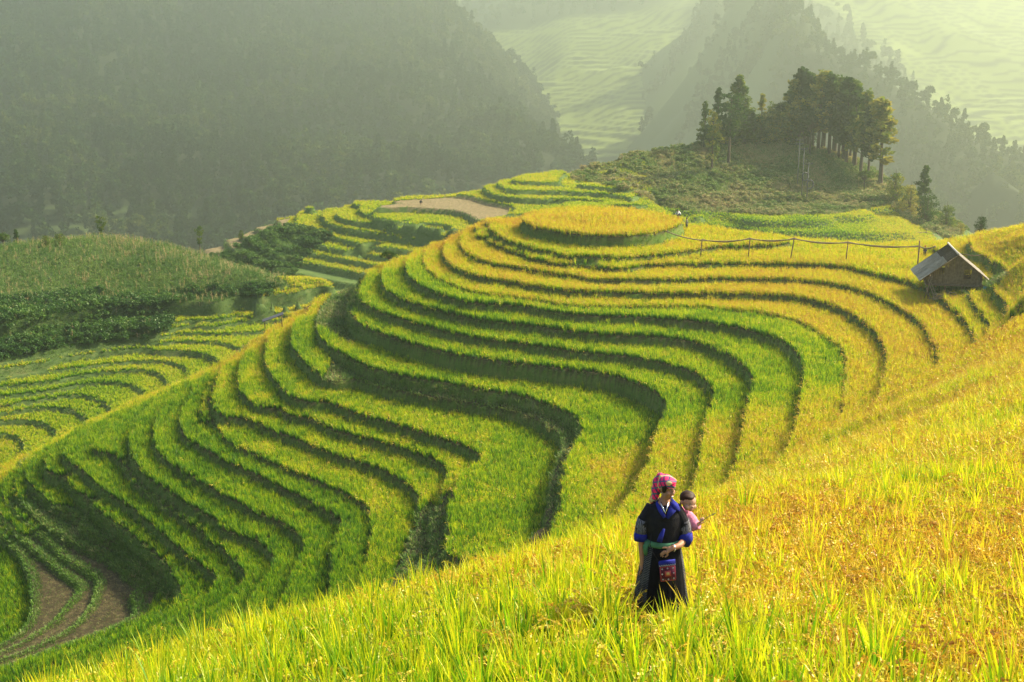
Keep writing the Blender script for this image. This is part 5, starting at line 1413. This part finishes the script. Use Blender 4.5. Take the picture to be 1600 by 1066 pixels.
for sgn in (-1, 1):
    bm = bmesh.new(); tube_bm(bm, [(0, -.55, RG - .05), (sgn * OV, -.55, ze - .05)], .05, 6); part('rafter', bm, M_WOOD, hut)
def on_ground(x, y):
    p = hut.matrix_basis @ Vector((x, y, 0)); p.z = main.z(p.x, p.y) + .12; return p
bk = empty('bucket', on_ground(2.7, -.9), 0, 'small blue green plastic bucket under the right side of the hut', 'bucket')
part('tub', loft([((0, 0, 0), .14, .14), ((0, 0, .32), .19, .19)], 16), flat_mat('blue_plastic', (.05, .30, .33), rough=.4), bk)
bm = bmesh.new(); tube_bm(bm, [(math.cos(t) * .19, 0, .32 + math.sin(t) * .16) for t in np.linspace(0, math.pi, 9)], .008, 5); part('handle', bm, M_SILVER, bk)
wp = empty('wood_pile', on_ground(-1.2, -1.6), .3, 'loose bleached sticks lying under the front of the hut', 'wood pile')
for k in range(9):
    bm = bmesh.new(); a = rnd(-.5, .5); tube_bm(bm, [(-1.1 + rnd(-.3, .3), a, .05 * k), (1.2 + rnd(-.3, .3), a + rnd(-.5, .5), .05 * k + rnd(-.1, .3))], .04, 6); part('stick', bm, M_BAMBOO, wp)

# ------------------------------------------------------------------ bamboo pipe on posts
def sagging(pts, n=6, sag=.12):
    out = []
    for a, b in zip(pts[:-1], pts[1:]):
        a, b = Vector(a), Vector(b)
        for k in range(n):
            t = k / n; p = a.lerp(b, t); p.z -= sag * 4 * t * (1 - t); out.append(p)
    out.append(Vector(pts[-1])); return out
pl = [(1040, 361, 139.0), (1097, 375.5, 138.5), (1172, 373.5, 138), (1241, 373.5, 137.5), (1325, 379.5, 137), (1437, 385.5, 134), (1462, 385.5, 133)]
pl3 = [Vector(at_y(*q)) for q in pl]
pipe = empty('water_pipe', pl3[0], 0, 'long bamboo water pipe strung on thin posts across the upper golden terraces', 'water pipe')
def rel(o, pts): return [Vector(p) - o.location for p in pts]
bm = bmesh.new(); tube_bm(bm, rel(pipe, sagging(pl3, 6, .18)), .07, 6); part('pipe', bm, M_BAMBOO, pipe)
bm = bmesh.new(); tube_bm(bm, rel(pipe, sagging([p + Vector((0, .12, .10)) for p in pl3[1:]], 6, .42)), .045, 6); part('cable', bm, M_BAMBOO, pipe)
for k, q in enumerate(pl3[1:6]):
    foot = Vector((q.x - (.35 if k in (2,) else .12), q.y, main.z(q.x, q.y) - .3))
    bm = bmesh.new(); tube_bm(bm, rel(pipe, [foot, q + Vector((0, 0, .15))]), .065, 6); part('post', bm, M_WOOD, pipe)
p5 = Vector(at_y(1437, 376, 134))
bm = bmesh.new(); tube_bm(bm, rel(pipe, [(p5.x, p5.y, main.z(p5.x, p5.y) - .3), p5]), .07, 6); part('tall_post', bm, M_WOOD, pipe)
hs = [Vector(at_y(u, v, y)) for u, v, y in [(1497, 396, 131), (1522, 400, 131), (1547, 397, 131)]]
hose = empty('hose', hs[0], 0, 'thin hose sagging over the golden rice right behind the hut roof', 'hose')
bm = bmesh.new(); tube_bm(bm, rel(hose, hs), .05, 6); part('tube', bm, M_WOOD, hose)
foot = Vector((hs[2].x, hs[2].y, main.z(hs[2].x, hs[2].y) - .2)); bm = bmesh.new(); tube_bm(bm, rel(hose, [foot, hs[2]]), .05, 6); part('stake', bm, M_WOOD, hose)
pl = [(1250, 342), (1278, 348), (1315, 351), (1349, 354), (1363, 355), (1384, 358), (1412, 361), (1447, 363), (1468, 368)]
basey = [275, 272, 270, 268, 268, 266, 266, 266, 266]
q3 = [Vector(at_y(u, v, y)) for (u, v), y in zip(pl, basey)]
pipe2 = empty('water_pipe', q3[0], 0, 'far bamboo water pipe on short posts over the light green steps below the knoll', 'water pipe')
bm = bmesh.new(); tube_bm(bm, rel(pipe2, sagging(q3, 5, .15)), .11, 6); part('pipe', bm, M_BAMBOO, pipe2)
for q in q3[1:8]:
    zz = min(mid.z(q.x, q.y) - .2, q.z - .6)
    bm = bmesh.new(); tube_bm(bm, rel(pipe2, [(q.x, q.y, zz), q + Vector((0, 0, .2))]), .10, 6); part('post', bm, M_WOOD, pipe2)

# ------------------------------------------------------------------ thin poles on the knoll
M_CONC = flat_mat('grey_pole', (.15,.15,.13)); M_METAL = flat_mat('dark_metal', (.06,.06,.065), rough=.5)
for u, vb, vt, lab, coil in [(1245.5, 292, 219, 'tallest power pole with two crossarms on the near face of the knoll', 0),
                             (1252, 313, 234, 'middle power pole with a pale foot and a crossarm on the knoll', 1), (1260, 318, 257, 'shortest power pole with dark coiled cable hanging from it on the knoll', 2)]:
    b0 = hits(mid, u, vb, 230, 330); dist = b0.y * CP - b0.z * SP; hh = (vb - vt) / F_PX * dist * 1.02
    po = empty('power_pole', b0, .3, lab, 'power pole')
    bm = bmesh.new(); tube_bm(bm, [(0, 0, -.4), (0, 0, hh)], [.14, .09], 8); part('shaft', bm, M_CONC, po)
    for zc in ((hh - .4, hh - 1.3) if coil == 0 else (hh - .4,)):
        bm = bmesh.new(); box_bm(bm, (-.9, -.07, zc), (.9, .07, zc + .14)); ca = part('crossarm', bm, M_METAL, po, smooth=False)
        for x in (-.8, 0, .8): bm = bmesh.new(); tube_bm(bm, [(x, 0, zc + .14), (x, 0, zc + .42)], .08, 8); part('insulator', bm, M_CONC, ca)
    if coil: 
        for zc, r_ in (((hh - 6.5, .75),) if coil == 1 else ((hh - 4.9, .8),)):
            bm = bmesh.new(); tube_bm(bm, [(.55 + math.cos(t) * r_, -.15, zc + math.sin(t) * r_ * 1.2) for t in np.linspace(0, 6.2832, 22)], .13, 6); part('cable_coil', bm, M_METAL, po)
# low dark shelter on the golden ridge
sp_ = Vector(at_y(427, 503, 147)); sp_.z = max(main.z(sp_.x, sp_.y), sp_.z - .3)
sh = empty('shelter', sp_, .2, 'small dark slanting roof of a field shelter poking over the golden ridge', 'shelter')
bm = bmesh.new(); box_bm(bm, (-1.3, -.6, 0), (1.3, .6, .07), Matrix.Translation((0, 0, .85)) @ Euler((0, R(-18), 0)).to_matrix().to_4x4()); part('roof_sheet', bm, M_METAL, sh, smooth=False)
for x, zt in ((-1.0, .55), (1.0, 1.15)): bm = bmesh.new(); tube_bm(bm, [(x, 0, -.4), (x, 0, zt)], .06, 6); part('post', bm, M_WOOD, sh)

HAZE_DENSITY = 0.00046
HAZE_ANISO = 0.68
HAZE_COLOR = (.83, .95, .73)
# ------------------------------------------------------------------ haze
bm = bmesh.new(); bmesh.ops.create_cube(bm, size=1)
m, nt, out = new_mat('haze')
v_ = nt.nodes.new('ShaderNodeVolumePrincipled')
v_.inputs['Density'].default_value = HAZE_DENSITY
v_.inputs['Anisotropy'].default_value = HAZE_ANISO
v_.inputs['Color'].default_value = (*HAZE_COLOR, 1)
nt.links.new(v_.outputs[0], out.inputs['Volume'])
hz = link(bpy.data.objects.new('haze', bm_mesh(bm, 'haze', m, False)))
hz.location = (0, 4340, -130); hz.scale = (12100, 9400, 420)
hz['kind'] = 'stuff'; hz['label'] = 'pale warm haze filling the valley'
